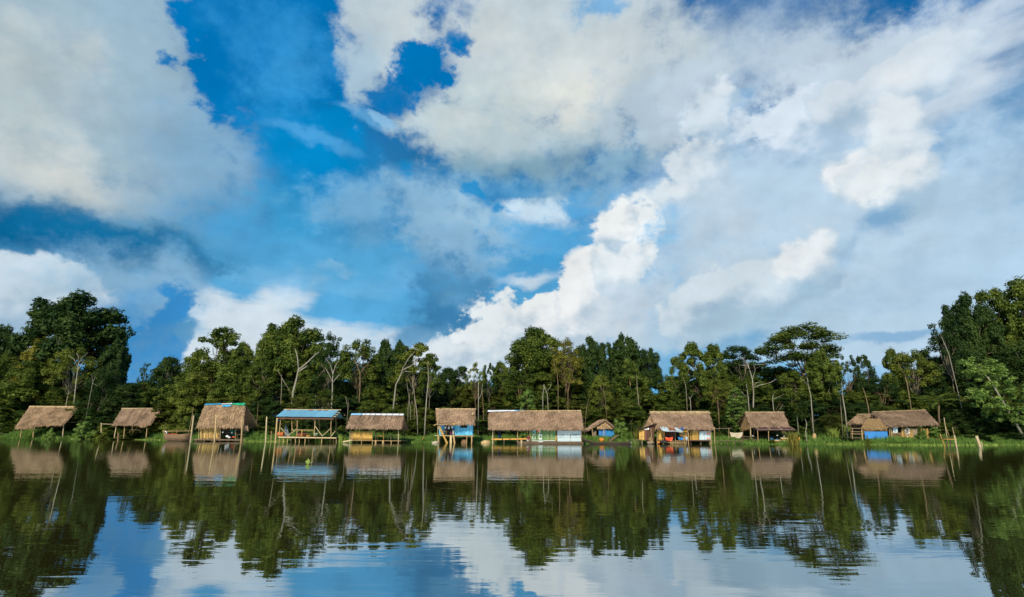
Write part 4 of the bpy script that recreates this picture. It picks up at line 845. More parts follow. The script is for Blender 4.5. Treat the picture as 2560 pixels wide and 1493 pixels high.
# 2 hut with railing
Y2 = YS(340) + 4.5; h = hut('thatched_hut', 340, Y2, 'open hut with a patched grey-brown thatched roof and a railing on its left')
A, B, C, D, rf = thatch(h, 283, 374, 1062, 1062, 306, 402, 1022, 1022, Y2 - .4, 3.7, 'thatch_grey', None, seed=12, fringe=.22)
rail(rf, 303, 1021, 404, 1021, Y2 + 3.25, .06, 'pole_pale', 'ridge_pole'); rail(rf, 308, 1023, 345, 1021.6, Y2 + 3.05, .05, 'pole_pale', 'ridge_pole')
for u in (.32, .60): m = MB(); m.pole([A * (1 - u) + B * u + Vector((0, -.1, .22)), D * (1 - u) + C * u + Vector((0, -.1, .22))], .025, .025, 6); m.build('roof_batten', M['old_wood'], rf)
m = MB()
for i in range(60): u = random.uniform(.70, .93); p = A * (1 - u) + B * u; m.blade(p + Vector((0, -.05, 0)), Vector((random.uniform(-.3, .3), -.2, -1)), random.uniform(.2, .8) * (1 - abs(u - .82) * 5), .07, 0, tint=random.uniform(.3, 1))
m.build('hanging_straw', M['thatch'], h)
for px, px1, top, Yp, b in ((287, 291, 1062, Y2, 'pole_pale'), (310, 312, 1062, Y2, 'pole'), (366, 368, 1062, Y2, 'pole'), (400, 401, 1062, Y2 + 6.6, 'pole_pale'), (330, 331, 1060, Y2 + 6.6, 'pole')): post(h, px, 1088, top, Yp, .075, b, px1)
rail(h, 374, 1060, 420, 1061.5, Y2 + 3.3, .045, 'grey_wood', 'beam'); rail(h, 255, 1060, 284, 1061, Y2 + .3, .045, 'pole_pale', 'rail'); post(h, 253, 1075, 1057, Y2 + .3, .07, 'pole_pale')
for u in (.25, .5, .75): m = MB(); m.pole([C + Vector((-.1, .1, -.1)), at(378 + 40 * u, 1061, Y2 + 3.3)], .03, .03, 6); m.build('rafter', M['old_wood'], h)
b = thing('bench', tuple(at(338, 1084, Y2 + .6)), 'little pole bench standing under the railed hut', 'bench')
rail(b, 324, 1075, 351, 1075, Y2 + .6, .035, 'pole', 'seat'); rail(b, 325, 1076, 324, 1082, Y2 + .6, .03, 'pole', 'leg'); rail(b, 350, 1076, 351, 1082, Y2 + .6, .03, 'pole', 'leg'); rail(b, 331, 1082, 345, 1066, Y2 + .5, .03, 'pole', 'brace')

# 3 steep hut with the blue and green ridge
Y3 = gy(555, 1104); h = hut('thatched_hut', 555, Y3, 'steep thatched hut with blue and green plastic along its ridge'); h.location.z = 0
A, B, C, D, rf = thatch(h, 493, 607, 1066, 1066, 514, 612, 1012, 1010, Y3 - .6, 2.6, 'thatch', None, seed=13, fringe=.45)
dn = (A - D).normalized()
for (u0, u1, w0, w1, mt) in ((-.01, .42, .36, .28, 'sky_tarp'), (.42, .68, .24, .26, 'white_cloth'), (.66, 1.01, .32, .62, 'green_tarp')):
    p0, p1 = D * (1 - u0) + C * u0 + Vector((0, 0, .12)), D * (1 - u1) + C * u1 + Vector((0, 0, .14)); m = MB(); m.slab(p0 + dn * w0 + Vector((0, -.1, .1)), p1 + dn * w1 + Vector((0, -.1, .1)), p1, p0, .02, 6, 2, .05, 2)
    db = (Vector((A.x, Y3 + 4.6, A.z)) - D).normalized(); m.slab(p0 + db * .5, p1 + db * .5, p1, p0, .02, 6, 2, .05, 2); m.build('ridge_sheet', M[mt], rf)
m = MB(); p0 = D * .54 + C * .46 + dn * .42 + Vector((0, -.14, .2)); p1 = D * .32 + C * .68 + dn * .42 + Vector((0, -.14, .2)); m.slab(p0 + dn * .3, p1 + dn * .25, p1, p0, .02, 5, 2, .06, 3); m.build('patch', M['sky_tarp'], rf)
board(h, 484, 1097.5, 625, 1099, Y3 - .3, .16, 5, 'old_wood', 'raft', 8)
m = MB()
for k in range(7): a = at(490 + k * 20, 1100.5, Y3 - .2); m.pole([a, a + Vector((0, 5, 0))], .16, .14, 8)
m.build('float_logs', M['old_wood'], h)
wall(h, 501, 1064, 1097, 548, 1064, 1097, Y3 + .1, 'bamboo', 'wall', 26, jag=.05)
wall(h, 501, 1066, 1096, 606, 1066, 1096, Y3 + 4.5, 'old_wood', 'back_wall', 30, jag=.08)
for px, b in ((497, 'pole'), (503, 'pole'), (589, 'pole'), (604, 'pole'), (550, 'pole')): post(h, px, 1100, 1064, Y3 + .0, .05, b, px + .8)
m = MB()
for i in range(170): p = at(607 + random.random() * 13, 1066 + random.uniform(-2, 2), Y3 + random.uniform(0, 4)); m.blade(p, Vector((.3, -.1, -1)), random.uniform(.4, .8), .07, 0, tint=random.random())
m.build('hanging_straw', M['thatch_grey'], h)
t = thing('table', tuple(at(600, 1096, Y3 + .3)), 'small plank table on the right edge of the blue-ridged hut', 'table')
board(t, 592, 1086, 611, 1086, Y3 - .1, .04, .7, 'grey_wood', 'table_top', 3)
for px in (594, 609): rail(t, px, 1087, px, 1098, Y3 + .1, .03, 'old_wood', 'leg')
for (px, py, r, mt, lb, ct, nm) in ((549, 1090, .20, 'metal_dark', 'sooty round pot at the open front of the blue-ridged hut', 'pot', 'pot'), (557, 1081, .11, 'plastic_white', 'white bowl on the dark shelf inside the blue-ridged hut', 'bowl', 'bowl'), (580, 1082, .10, 'plastic_white', 'white enamel mug hanging inside the blue-ridged hut', 'mug', 'mug')):
    m = MB(); c = at(px, py, Y3 + .25); prof = [(0, -r * .8), (r * .8, -r * .7), (r, -.1 * r), (r * .85, r * .6), (r * .95, r * .75), (0, r * .7)]
    vs = []; n = 12
    for q, z in prof:
        for k in range(n): vs.append(c + Vector((q * math.cos(k * 6.283 / n), q * math.sin(k * 6.283 / n), z)))
    m.add(vs, [(i * n + k, i * n + (k + 1) % n, (i + 1) * n + (k + 1) % n, (i + 1) * n + k) for i in range(len(prof) - 1) for k in range(n)]); solo(m, nm, mt, lb, ct, None, True)
cloth(None, 577, 1074, 590, 1075, Y3 + 1.2, .75, 'green_cloth', 'hanging_cloth', 'dark green cloth hanging inside the blue-ridged hut', 'cloth')
m = MB(); m.blob(at(568, 1091, Y3 + .2), (.22, .2, .16), .5, 3); m.blob(at(573, 1094, Y3 + .1), (.2, .2, .12), .5, 3); solo(m, 'laundry_pile', 'white_cloth', 'heap of pale washing on the raft edge of the blue-ridged hut', 'laundry')
m = MB(); m.blob(at(584, 1093, Y3 + .15), (.26, .22, .10), .4, 3); solo(m, 'laundry_bundle', 'red_cloth', 'red cloth bundle beside the pale washing on the raft', 'laundry')
sh = thing('shelf', tuple(at(562, 1090, Y3 + 1.4)), 'dark kitchen shelf inside the blue-ridged hut', 'shelf')
board(sh, 552, 1082, 590, 1082, Y3 + .9, .05, .5, 'old_wood', 'shelf_board'); board(sh, 552, 1090, 588, 1090, Y3 + .9, .05, .5, 'old_wood', 'shelf_board')
for px in (553, 570, 588): rail(sh, px, 1076, px, 1098, Y3 + 1.0, .04, 'old_wood', 'shelf_post')
# big wooden boat beside it
def boat_mesh(A, B, w, h, rise0, rise1, nose=.12, n=16, th=.035):
    """an open hull between two ends on the water; rise lifts the ends"""
    A, B = Vector(A), Vector(B); d = (B - A); L = d.length; d.normalize(); s = Vector((-d.y, d.x, 0)); V = []; F = []; K = 9
    for shell in (0, 1):
        for i in range(n + 1):
            u = i / n; ww = w * min(1, math.sqrt(max(0, min(u / nose, (1 - u) / nose, 1)))) * (.06 + .94) - (th if shell else 0); ww = max(.03 if not shell else .012, ww)
            lift = rise0 * max(0, 1 - u / .35) ** 2 + rise1 * max(0, (u - .65) / .35) ** 2
            for k in range(K):
                a = math.pi * k / (K - 1); V.append(A + d * (L * u) + s * (ww / 2 * -math.cos(a)) + Vector((0, 0, lift + h * (1 - math.sin(a) ** .7) - .12 + (th * math.sin(a) if shell else 0))))
    N = (n + 1) * K
    for i in range(n):
        for k in range(K - 1):
            a, b, c, e = i * K + k, (i + 1) * K + k, (i + 1) * K + k + 1, i * K + k + 1; F += [(a, e, c, b), (N + a, N + b, N + c, N + e)]
        for k in (0, K - 1): F.append((i * K + k, (i + 1) * K + k, N + (i + 1) * K + k, N + i * K + k))
    for i in (0, n):
        for k in range(K - 1): F.append((i * K + k, i * K + k + 1, N + i * K + k + 1, N + i * K + k))
    m = MB(); m.add(V, F, .5); return m
Yb = YS(440) - .3; b = thing('wooden_boat', (yl(442, Yb), Yb, 0), 'broad weathered wooden boat moored left of the blue-ridged hut', 'boat')
bx0, bx1 = at(413, 1098, Yb), at(478, 1098, Yb); boat_mesh((bx0.x, Yb, 0), (bx1.x, Yb - .4, 0), 1.7, 1.05, .35, .15, .10).build('hull', M['hull'], b, True)
rail(b, 407, 1078.5, 482, 1077.5, Yb + .2, .035, 'pole', 'rail')
for px in (410, 442, 478): rail(b, px, 1074, px, 1096, Yb + .2, .03, 'pole', 'rail_post')
m = MB(); m.box(at(437, 1085, Yb), 1.1, 1.2, .06); m.build('seat', M['red_cloth'], b)
cloth(None, 413, 1076, 418, 1079, Yb - .1, .5, 'white_cloth', 'white_rag', 'white rag hung on the stern rail of the broad wooden boat', 'cloth')
rail_ = lambda *a, **k: rail(None, *a, **k)
def lone_pole(x0, y0, x1, y1, Y, r, mat, label, group='mooring poles standing in the water'):
    o = rail(None, x0, y0, x1, y1, Y, r, mat, 'mooring_pole'); me = o.data; c = at(x0, y0, Y)
    for v in me.vertices: v.co -= c
    o.location = c; return lab(o, label, 'pole', group)
def pole_at(xb, yb, xt, yt, r, mat, label, dy=0):
    Y = min(gy(xb, yb), YS(xb) + 8) + dy; d = Vector((xt - xb, yt - yb)); d /= abs(d.y); return lone_pole(xb - d.x * 6, yb + 6, xt, yt, Y, r, mat, label)
pole_at(476, 1108, 484, 1039, .085, 'pole_pale', 'stout pale mooring pole leaning between the wooden boat and the blue-ridged hut')
pole_at(536, 1108, 541, 1038, .085, 'pole', 'mooring pole standing before the bamboo wall of the blue-ridged hut')
pole_at(603, 1108, 606, 1041, .085, 'pole', 'mooring pole before the right corner of the blue-ridged hut')
pole_at(664, 1107, 667, 1042, .085, 'pole_pale', 'thick yellow pole between the blue-ridged hut and the blue-roofed shelter')
pole_at(677, 1106, 678.5, 1078, .04, 'pole', 'thin short stake right of the thick yellow pole')
pole_at(688, 1109, 693, 1045, .085, 'pole', 'reddish-yellow pole at the left corner of the blue-roofed shelter')
pole_at(637, 1100, 638, 1044, .075, 'grey_wood', 'grey-brown pole leaning behind the grass left of the thick yellow pole', 3)
pole_at(295, 1104, 296, 1083, .11, 'bark_brown', 'gnarled brown stake in the water before the railed hut')
lone_pole(471, 1085, 482, 1032, YS(476) + 1, .03, 'pole', 'thin crooked pole beside the stout mooring pole by the boat'); lone_pole(482, 1032, 483, 1018, YS(476) + 1.02, .025, 'pole', 'thin whip of bare wood above the mooring pole by the boat')

# 4 open shelter with a blue metal roof
Y4 = gy(765, 1106); h = hut('blue_roofed_shelter', 765, Y4, 'open pole shelter with a blue metal roof on a stilt platform', 'shelter'); h.location.z = 0
Ye, hf = Y4 - .5, 2.6; A, B, C, D = at(690, 1041, Ye), at(830, 1042.5, Ye), at(846, 1026, Ye + hf), at(710.5, 1024.5, Ye + hf)
rf = None; n = 9
m = MB()
for i in range(n):
    u0, u1 = i / n, (i + 1.02) / n; q = [A * (1 - u0) + B * u0, A * (1 - u1) + B * u1, D * (1 - u1) + C * u1, D * (1 - u0) + C * u0]; z = Vector((0, 0, .006 * (i % 2) + random.uniform(0, .008)))
    m.slab(*[p + z for p in q], .02, 1, 1, tint=random.random())
A2, B2 = Vector((A.x, Ye + 2 * hf, A.z)), Vector((B.x, Ye + 2 * hf, B.z)); m.slab(B2, A2, D, C, .02, 1, 1)
rf = m.build('roof', M['tin_blue'], h)
m = MB(); m.pole([D + Vector((-.05, 0, .05)), C + Vector((.35, 0, .05))], .05, .05, 7); m.build('ridge_pole', M['pole_pale'], rf)
for u in (.10, .50, .66, .78): m = MB(); p = D * (1 - u) + C * u; dn = (A - D).normalized(); m.slab(p + dn * .34 + Vector((-.25, 0, .05)), p + dn * .34 + Vector((.25, 0, .05)), p + dn * .1 + Vector((.25, 0, .05)), p + dn * .1 + Vector((-.25, 0, .05)), .02); m.build('rust_patch', M['rust_tin'], rf)
for v in (.12, .4, .7): m = MB(); p = B * (1 - v) + C * v; m.pole([p + Vector((-.2, .05, -.07)), p + Vector((.42, .05, -.07))], .04, .04, 6); m.build('purlin', M['pole_pale'], rf)
board(h, 696, 1044, 834, 1046, Y4 - .3, .16, .1, 'brown_board', 'eave_beam'); board(h, 696, 1044, 848, 1045.5, Y4 + 4.3, .16, .1, 'brown_board', 'eave_beam')
for (px, px1, Y, y0) in ((698, 702, Y4, 1094), (742, 743.5, Y4, 1094), (785.5, 788, Y4, 1094), (827, 828, Y4, 1094), (730, 729.5, Y4 + 4.2, 1080), (797, 798, Y4 + 4.2, 1092), (840, 840, Y4 + 4.2, 1086)): post(h, px, y0, 1044, Y, .055, 'pole', px1, bury=.05)
for (a, b_, c, d) in ((702, 1070, 722, 1092), (719, 1090, 743, 1072), (788, 1066, 806, 1091), (805, 1091, 827, 1071), (730, 1072, 736, 1079), (828, 1091, 838, 1078)): rail(h, a, b_, c, d, Y4 - .06, .045, 'pole_pale', 'brace')
rail(h, 743, 1075, 786, 1076, Y4 - .05, .05, 'pole', 'rail'); rail(h, 755, 1076, 754, 1092, Y4 - .05, .045, 'orange_wood', 'rail_post')
fl = board(h, 696, 1091.5, 841, 1094, Y4 - .2, .07, 5, 'pole_pale', 'floor', 20)
m = MB(); a, b_ = at(696, 1093.6, Y4 - .24), at(841, 1095.4, Y4 - .24); m.pole([a, b_], .075, .075, 8); m.build('floor_edge', M['pole_pale'], h)
for px in (699, 709, 719, 728, 739, 748.5, 763, 772, 790, 805, 826, 834, 841): post(h, px - .5, 1106, 1095, Y4 - (.1 if px % 2 else -.6), .055 if px != 728 else .09, 'pole', px)
def drum(c, r, L, mat, label, name='oil_drum', cat='drum'):
    """a steel drum lying on its side, with rolling hoops and rims"""
    prof = [(0, -L / 2 + .02), (r * .95, -L / 2 + .02), (r, -L / 2), (r, -L * .2), (r * 1.04, -L * .17), (r, -L * .14), (r, L * .14), (r * 1.04, L * .17), (r, L * .2), (r, L / 2), (r * .95, L / 2 - .02), (0, L / 2 - .02)]
    n = 18; vs = [Vector(c) + Vector((z, q * math.cos(k * 6.283 / n), q * math.sin(k * 6.283 / n))) for q, z in prof for k in range(n)]
    m = MB(); m.add(vs, [(i * n + k, i * n + (k + 1) % n, (i + 1) * n + (k + 1) % n, (i + 1) * n + k) for i in range(len(prof) - 1) for k in range(n)], .5); return solo(m, name, mat, label, cat)
drum(at(702, 1085.5, Y4 + .25), .27, .72, 'rust_tin', 'rusty orange oil drum lying on the left end of the platform').data.materials[0] = material('drum_rust', (.48, .13, .03), (.6, 1.2), 3, .7, .2, 10, (1, 1, 1), .2, ((.2, .07, .035), 2, .6), .1)
m = MB(); a, b_, c = at(713, 1063, Y4 + 1.6), at(726, 1092, Y4 + 1.2), at(711, 1092, Y4 + .9); d = at(713, 1060, Y4 + 1.7); m.slab(c, b_, a + Vector((.12, 0, 0)), d, .03, 6, 6, .14, 1.5, down=False); solo(m, 'tent_tarp', 'grey_tarp', 'grey-blue tarpaulin hung in a triangle under the blue roof', 'tarpaulin')
st = thing('counter', tuple(at(752, 1091, Y4 + 1.5)), 'low reddish wooden counter in the middle of the platform', 'counter')
wall(st, 742, 1083.5, 1091, 758, 1083.5, 1091, Y4 + 1.2, 'rust_tin', 'front_board', 3, True); wall(st, 738, 1080, 1083, 780, 1080, 1083, Y4 + 2.2, 'old_wood', 'back_board', 2, True); board(st, 741, 1083, 759, 1083, Y4 + 1.15, .04, .8, 'brown_board', 'top')
m = MB(); m.blob(at(764, 1087, Y4 + .9), (.36, .3, .16), .3, 2); solo(m, 'sack', 'rust_tin', 'flat reddish sack right of the counter on the platform', 'sack')
m = MB(); m.blob(at(771, 1090.5, Y4 + .7), (.28, .25, .12), .3, 2); solo(m, 'basket', 'plank', 'tan woven basket heaped beside the reddish sack', 'basket')
bn = thing('bench', tuple(at(789, 1092, Y4 + .5)), 'small white-topped stool by the third front post of the shelter', 'stool')
board(bn, 784, 1083.5, 793, 1083.5, Y4 + .3, .06, .35, 'plastic_white', 'seat'); board(bn, 787, 1087, 792, 1087, Y4 + .45, .06, .2, 'plastic_white', 'shelf')
for px in (786, 791): rail(bn, px, 1084, px, 1092, Y4 + .45, .025, 'metal_dark', 'leg')

# 5 hut with the white ridge sheet
Y5 = gy(935, 1107.5); h = hut('thatched_hut', 935, Y5, 'thatched hut with a white plastic ridge and a low plank wall'); h.location.z = 0
A, B, C, D, rf = thatch(h, 867, 1001, 1069, 1071, 880, 1008, 1036, 1037, Y5 - .6, 2.7, 'thatch_grey', None, seed=15, fringe=.24)
for (u0, u1, mt) in ((-.01, .215, 'pale_blue_cloth'), (.215, 1.01, 'white_cloth')):
    P = [D * (1 - u) + C * u + Vector((0, 0, .10 + (-.18 if False else -.14 * math.sin(math.pi * u)) + .14 * (0))) for u in (u0, u1)]; m = MB(); k = 10
    for s_ in ((A - D).normalized(), (Vector((A.x, Y5 - .6 + 5.4, A.z)) - D).normalized()):
        for i in range(k):
            ua, ub = u0 + (u1 - u0) * i / k, u0 + (u1 - u0) * (i + 1) / k; pa, pb = D * (1 - ua) + C * ua + Vector((0, 0, .13)), D * (1 - ub) + C * ub + Vector((0, 0, .13)); m.slab(pa + s_ * .52 + Vector((0, 0, .06)), pb + s_ * .52 + Vector((0, 0, .06)), pb, pa, .02)
    m.build('ridge_sheet', M[mt], rf)
for u in (.20, .27, .37, .47, .58, .69, .80, .93):
    p = D * (1 - u) + C * u; dn = (A - D).normalized(); m = MB(); m.pole([p - dn * .18 + Vector((0, -.12, .20)), p + dn * random.uniform(1.7, 2.2) + Vector((-.15, -.12, .14))], .022, .018, 6); m.build('ridge_spar', M['old_wood'], rf)
wall(h, 876, 1079, 1099, 931, 1079, 1100, Y5 + .05, 'plank', 'wall', 5, True)
for px in (882, 904.5, 931): rail(h, px, 1078, px - .5, 1104, Y5 - .02, .03, 'pole', 'wall_post')
for (px, y0, y1, mt) in ((875, 1107, 1074, 'pole_pale'), (939, 1108, 1076, 'old_wood'), (996, 1112, 1072, 'pole_pale')): post(h, px, y0, y1, Y5 - .05, .06, mt, px + .4)
for (px, Y) in ((1006, Y5 + 5), (1011, Y5 + 5), (890, Y5 + 5), (960, Y5 + 5)): post(h, px, 1100, 1068, Y, .05, 'old_wood')
rail(h, 1002, 1070, 1015, 1071.5, Y5 + 2.6, .04, 'brown_board', 'beam')
board(h, 872, 1100.5, 1002, 1102, Y5 - .15, .06, 4.6, 'pole', 'floor', 12)
for (px, r) in ((904, .05), (931, .06), (939, .12), (958, .14), (978, .06)): post(h, px, 1108, 1101, Y5 - .1, r, 'pole')
ch = thing('chair', tuple(at(950, 1101, Y5 + .6)), 'wooden chair with a tall rear post on the white-ridged hut floor', 'chair')
board(ch, 943, 1089, 959, 1089, Y5 + .4, .09, .6, 'plank', 'seat', 2)
for px, t in ((944, 1090), (959, 1078)): rail(ch, px, t, px, 1100, Y5 + .45, .035, 'plank', 'leg')
tb = thing('table', tuple(at(975, 1101, Y5 + .8)), 'rough dark plank table in the open half of the white-ridged hut', 'table')
board(tb, 964, 1090, 990, 1091, Y5 + .7, .06, .9, 'old_wood', 'table_top', 3)
for px in (970, 977, 988): rail(tb, px, 1089, px, 1100, Y5 + .75, .035, 'grey_wood', 'leg')
m = MB(); m.pole([at(858, 1105, Y5 - .6), at(880, 1100.5, Y5 - .7)], .10, .07, 8); solo(m, 'driftwood_log', 'pole_pale', 'pale driftwood log at the left foot of the white-ridged hut', 'log')
m = MB(); m.slab(at(822, 1105, gy(830, 1106)), at(842, 1105, gy(830, 1106)), at(842, 1104, gy(830, 1106) + .8), at(822, 1104, gy(830, 1106) + .8), .08, 6, 2, .06, 2); solo(m, 'straw_mat', 'thatch_pale', 'flat straw mat floating right of the blue-roofed shelter', 'mat')

# 6 blue house on stilts
Y6 = gy(1140, 1108); h = hut('blue_stilt_house', 1140, Y6, 'small bright blue plank house on stilts with a thatched roof', 'house'); h.location.z = 0
A, B, C, D, rf = thatch(h, 1095, 1184, 1060, 1060, 1091, 1186, 1023, 1023, Y6 - .5, 2.3, 'thatch_grey', ('thatch_pale', .18, .12, 'ridge_cap'), seed=16, fringe=.2)
m = MB(); m.blob(at(1182, 1035, Y6 + .5), (.16, .16, .22), .2, 2); m.build('straw_bundle', M['thatch_pale'], rf)
rail(rf, 1084, 1064, 1105, 1055, Y6 - .7, .06, 'pole', 'roof_spar'); rail(rf, 1096, 1058, 1138, 1057, Y6 - .75, .05, 'old_wood', 'eave_pole'); rail(rf, 1096, 1061, 1150, 1059.5, Y6 - .7, .05, 'pole', 'eave_pole')
def P6(x0, x1, y0, y1, Y, n, nm='wall', mt='blue_paint', par=None): return wall(par or h, x0, y0, y1, x1, y0, y1, Y, mt, nm, n)
P6(1138, 1150, 1060, 1088, Y6 + .5, 4); P6(1150, 1168.5, 1070.3, 1088, Y6 + .5, 6); P6(1168.5, 1182.5, 1060, 1088, Y6 + .5, 5)
wall(h, 1182.7, 1060, 1088, 1180.5, 1060, 1088, Y6 + .52, 'blue_paint', 'side_wall', 8, Y1=Y6 + 3.8)
wall(h, 1098, 1062, 1088, 1112, 1062, 1088, Y6 + 1.6, 'blue_paint', 'inner_wall', 5); wall(h, 1131, 1062, 1088, 1138, 1062, 1088, Y6 + .9, 'blue_paint', 'inner_wall', 2)
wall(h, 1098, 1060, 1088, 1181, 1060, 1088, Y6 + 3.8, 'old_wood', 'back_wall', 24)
m = MB(); [m.beam(at(a, b_, Y6 + .47), at(c, d, Y6 + .47), .05, .05) for a, b_, c, d in ((1150, 1070.3, 1168.5, 1070.3), (1150, 1061, 1150, 1070), (1168.5, 1061, 1168.5, 1070))]; m.build('window_frame', M['blue_paint'], h)
board(h, 1086, 1088.3, 1184, 1089.4, Y6 - .1, .07, 4, 'pole_pale', 'floor', 8); board(h, 1100, 1090, 1184, 1090.6, Y6 + .1, .12, .1, 'old_wood', 'floor_beam')
for (px, px1, r, mt) in ((1094, 1095, .05, 'pole'), (1097.5, 1097, .10, 'pole'), (1127, 1127.5, .17, 'pole_pale'), (1137, 1134, .12, 'pole'), (1166.5, 1167, .06, 'pole'), (1179, 1179.5, .09, 'pole')): post(h, px, 1111, 1090 if r > .055 else 1030, Y6 - (.05 if r > .055 else .8), r, mt, px1)
for px in (1103, 1140, 1181): post(h, px, 1109, 1090, Y6 + 2.2, .11, 'old_wood')
ld = MB(); ld.beam(at(1118.5, 1110, Y6 - .55), at(1098, 1066, Y6 - .45), .22, .09, (0, 1, 0)); solo(ld, 'plank', 'plank', 'thick yellow plank leaning against the front of the blue stilt house', 'plank')
tb = thing('table', tuple(at(1107, 1088, Y6 + .5)), 'pale wooden table on the porch of the blue stilt house', 'table')
board(tb, 1100, 1077, 1116, 1077, Y6 + .5, .14, .6, 'pole_pale', 'table_top')
for px in (1101, 1115.5): rail(tb, px, 1079, px, 1088, Y6 + .55, .03, 'pole_pale', 'leg')
for (x0, x1, y, dr, mt, lb) in ((1094.5, 1098, 1066, .30, 'white_cloth', 'leftmost white shirt drying on the porch of the blue stilt house'), (1099.5, 1103, 1066, .26, 'white_cloth', 'second white shirt drying on the porch of the blue stilt house'), (1111, 1115, 1067, .22, 'white_cloth', 'white towel third along the porch line of the blue house'), (1120, 1124, 1067, .27, 'white_cloth', 'square white towel near the middle of the blue porch line'), (1128.5, 1131.5, 1066, .24, 'white_cloth', 'white cloth at the right end of the blue porch line')): cloth(None, x0, y, x1, y, Y6 - .02, dr, mt, 'drying_cloth', lb, 'cloth', .02, .02, 0, 'washing on the porch of the blue stilt house')
cloth(None, 1125.5, 1079, 1129.5, 1079, Y6 + .4, .42, 'purple', 'drying_cloth', 'purple skirt hanging low on the porch of the blue stilt house', 'cloth', .02, .03, -.3, 'washing on the porch of the blue stilt house')
cloth(None, 1131.5, 1077, 1135, 1077, Y6 + .1, .45, 'sheet', 'drying_cloth', 'beige patterned cloth hanging low beside the purple skirt', 'cloth', .02, .02, 0, 'washing on the porch of the blue stilt house')
cloth(None, 1131.5, 1070, 1136.5, 1070, Y6 + .1, .30, 'denim', 'drying_cloth', 'blue jeans hanging above the beige patterned cloth', 'cloth', .02, .02, 0, 'washing on the porch of the blue stilt house')
m = MB(); m.blob(at(1135, 1061, Y6 - .75), (.17, .15, .14), .3, 3); solo(m, 'straw_bag', 'plank', 'round yellow bag hanging at the eave of the blue stilt house', 'bag')
for (px, py, rx, rz, mt, lb) in ((1088, 1104.5, .42, .13, 'sheet', 'flat whitish boulder left of the blue stilt house'), (1214, 1102.5, .62, .22, 'thatch_pale', 'yellowish heap of straw at the water left of the long hut'), (1160, 1102, .40, .28, 'bark_brown', 'brown stump root under the blue stilt house')):
    m = MB(); Yq = gy(px, 1108); c = at(px, py + 1, Yq); m.blob((c.x, c.y, .02), (rx, .4, rz * 1.6), .35, 1.8); solo(m, 'shore_heap' if 'heap' in lb else ('stump' if 'stump' in lb else 'boulder'), mt, lb, 'heap' if 'heap' in lb else ('stump' if 'stump' in lb else 'rock'))
m = MB(); q = gy(1205, 1107); m.pole([at(1205, 1107, q), at(1236, 1107, q)], .05, .04, 7); solo(m, 'floating_log', 'bark_tan', 'thin log floating from the straw heap to the long hut', 'log')
m = MB(); q = YS(1058) + .2; m.pole([at(1056, 1099, q), at(1060, 1093, q)], .05, .09, 7); m.pole([at(1060, 1093, q), at(1061, 1091, q)], .06, .03, 6); solo(m, 'driftwood_stub', 'reed' if False else 'plank', 'yellow stub of driftwood beside the slim white trunk', 'driftwood')
# 7 long hut: open porch, green wall, pale metal wall
Y7 = gy(1335, 1109.5); h = hut('long_thatched_hut', 1335, Y7, 'longest hut, with open porch, green wall and pale metal wall under one thatched roof'); h.location.z = 0
A, B, C, D, rf = thatch(h, 1223, 1457, 1072, 1073, 1224, 1451, 1029, 1027.5, Y7 - .6, 3.0, 'thatch_grey', ('thatch_pale', .14, .05, 'ridge_cap'), seed=17, fringe=.24)
dn = (A - D).normalized()
for (u0, u1, w0, w1, mt) in ((-.02, .30, .42, .34, 'white_cloth'), (.28, .38, .30, .04, 'pale_blue_cloth')):
    p0, p1 = D * (1 - u0) + C * u0 + Vector((0, 0, .16)), D * (1 - u1) + C * u1 + Vector((0, 0, .16)); m = MB(); m.slab(p0 + dn * w0 + Vector((0, -.05, .06)), p1 + dn * w1 + Vector((0, -.05, .06)), p1, p0, .02, 10, 1, .03, 2); m.build('ridge_sheet', M[mt], rf)
for (px, mt, r, t, Y) in ((1232, 'pole_pale', .075, 1072, Y7), (1294, 'pole', .06, 1072, Y7 - .1), (1290, 'metal_dark', .07, 1072, Y7 + 1.5), (1316, 'pole', .03, 1074, Y7 + 2.5), (1325.5, 'pole', .05, 1074, Y7), (1392, 'old_wood', .08, 1074, Y7 - .02), (1453.5, 'pole', .05, 1074, Y7), (1236, 'old_wood', .06, 1072, Y7 + 5), (1450, 'old_wood', .06, 1074, Y7 + 5)): post(h, px, 1112, t, Y, r, mt)
m = MB(); a, b_ = at(1229, 1098.5, Y7 + .1), at(1317, 1097.5, Y7 + .1); m.beam(a, b_, .10, .14); m.build('porch_beam', M['orange_wood'], h); post(h, 1260, 1110, 1099, Y7 + .1, .05, 'old_wood')
for px in (1256, 1275): m = MB(); m.box(at(px, 1098.2, Y7 + .04), .10, .05, .17); m.build('beam_lashing', M['brown_board'], h)
board(h, 1290, 1103, 1457, 1104.5, Y7 - .25, .12, 5, 'old_wood', 'raft', 10)
m = MB(); [m.pole([at(1293, 1107.5, Y7 - .2 + k), at(1458, 1108, Y7 - .2 + k)], .13, .12, 8) for k in (0, .8, 3)]; m.build('float_logs', M['old_wood'], h)
gw = wall(h, 1326, 1075, 1103, 1390.5, 1075, 1103, Y7 + .05, 'green_board', 'green_wall', 4)
def bars(parent, L, Y, name, mat, w=.045):
    m = MB(); [m.beam(at(a, b_, Y), at(c, d, Y), w, .03, (0, 1, 0)) for a, b_, c, d in L]; return m.build(name, M[mat], parent)
bars(gw, ((1331, 1087, 1339, 1086.5), (1338.5, 1078, 1338.5, 1087), (1331, 1090, 1331, 1097.5), (1338.5, 1090, 1338.5, 1098), (1331, 1098, 1338.5, 1097.6)), Y7 + .01, 'window_frame', 'white_cloth')
w = wall(gw, 1347, 1086, 1099, 1355, 1086, 1099, Y7 + .0, 'white_cloth', 'white_panel'); wall(w, 1348.5, 1089, 1096, 1353.5, 1089.5, 1095.5, Y7 - .03, 'green_board', 'panel_hole')
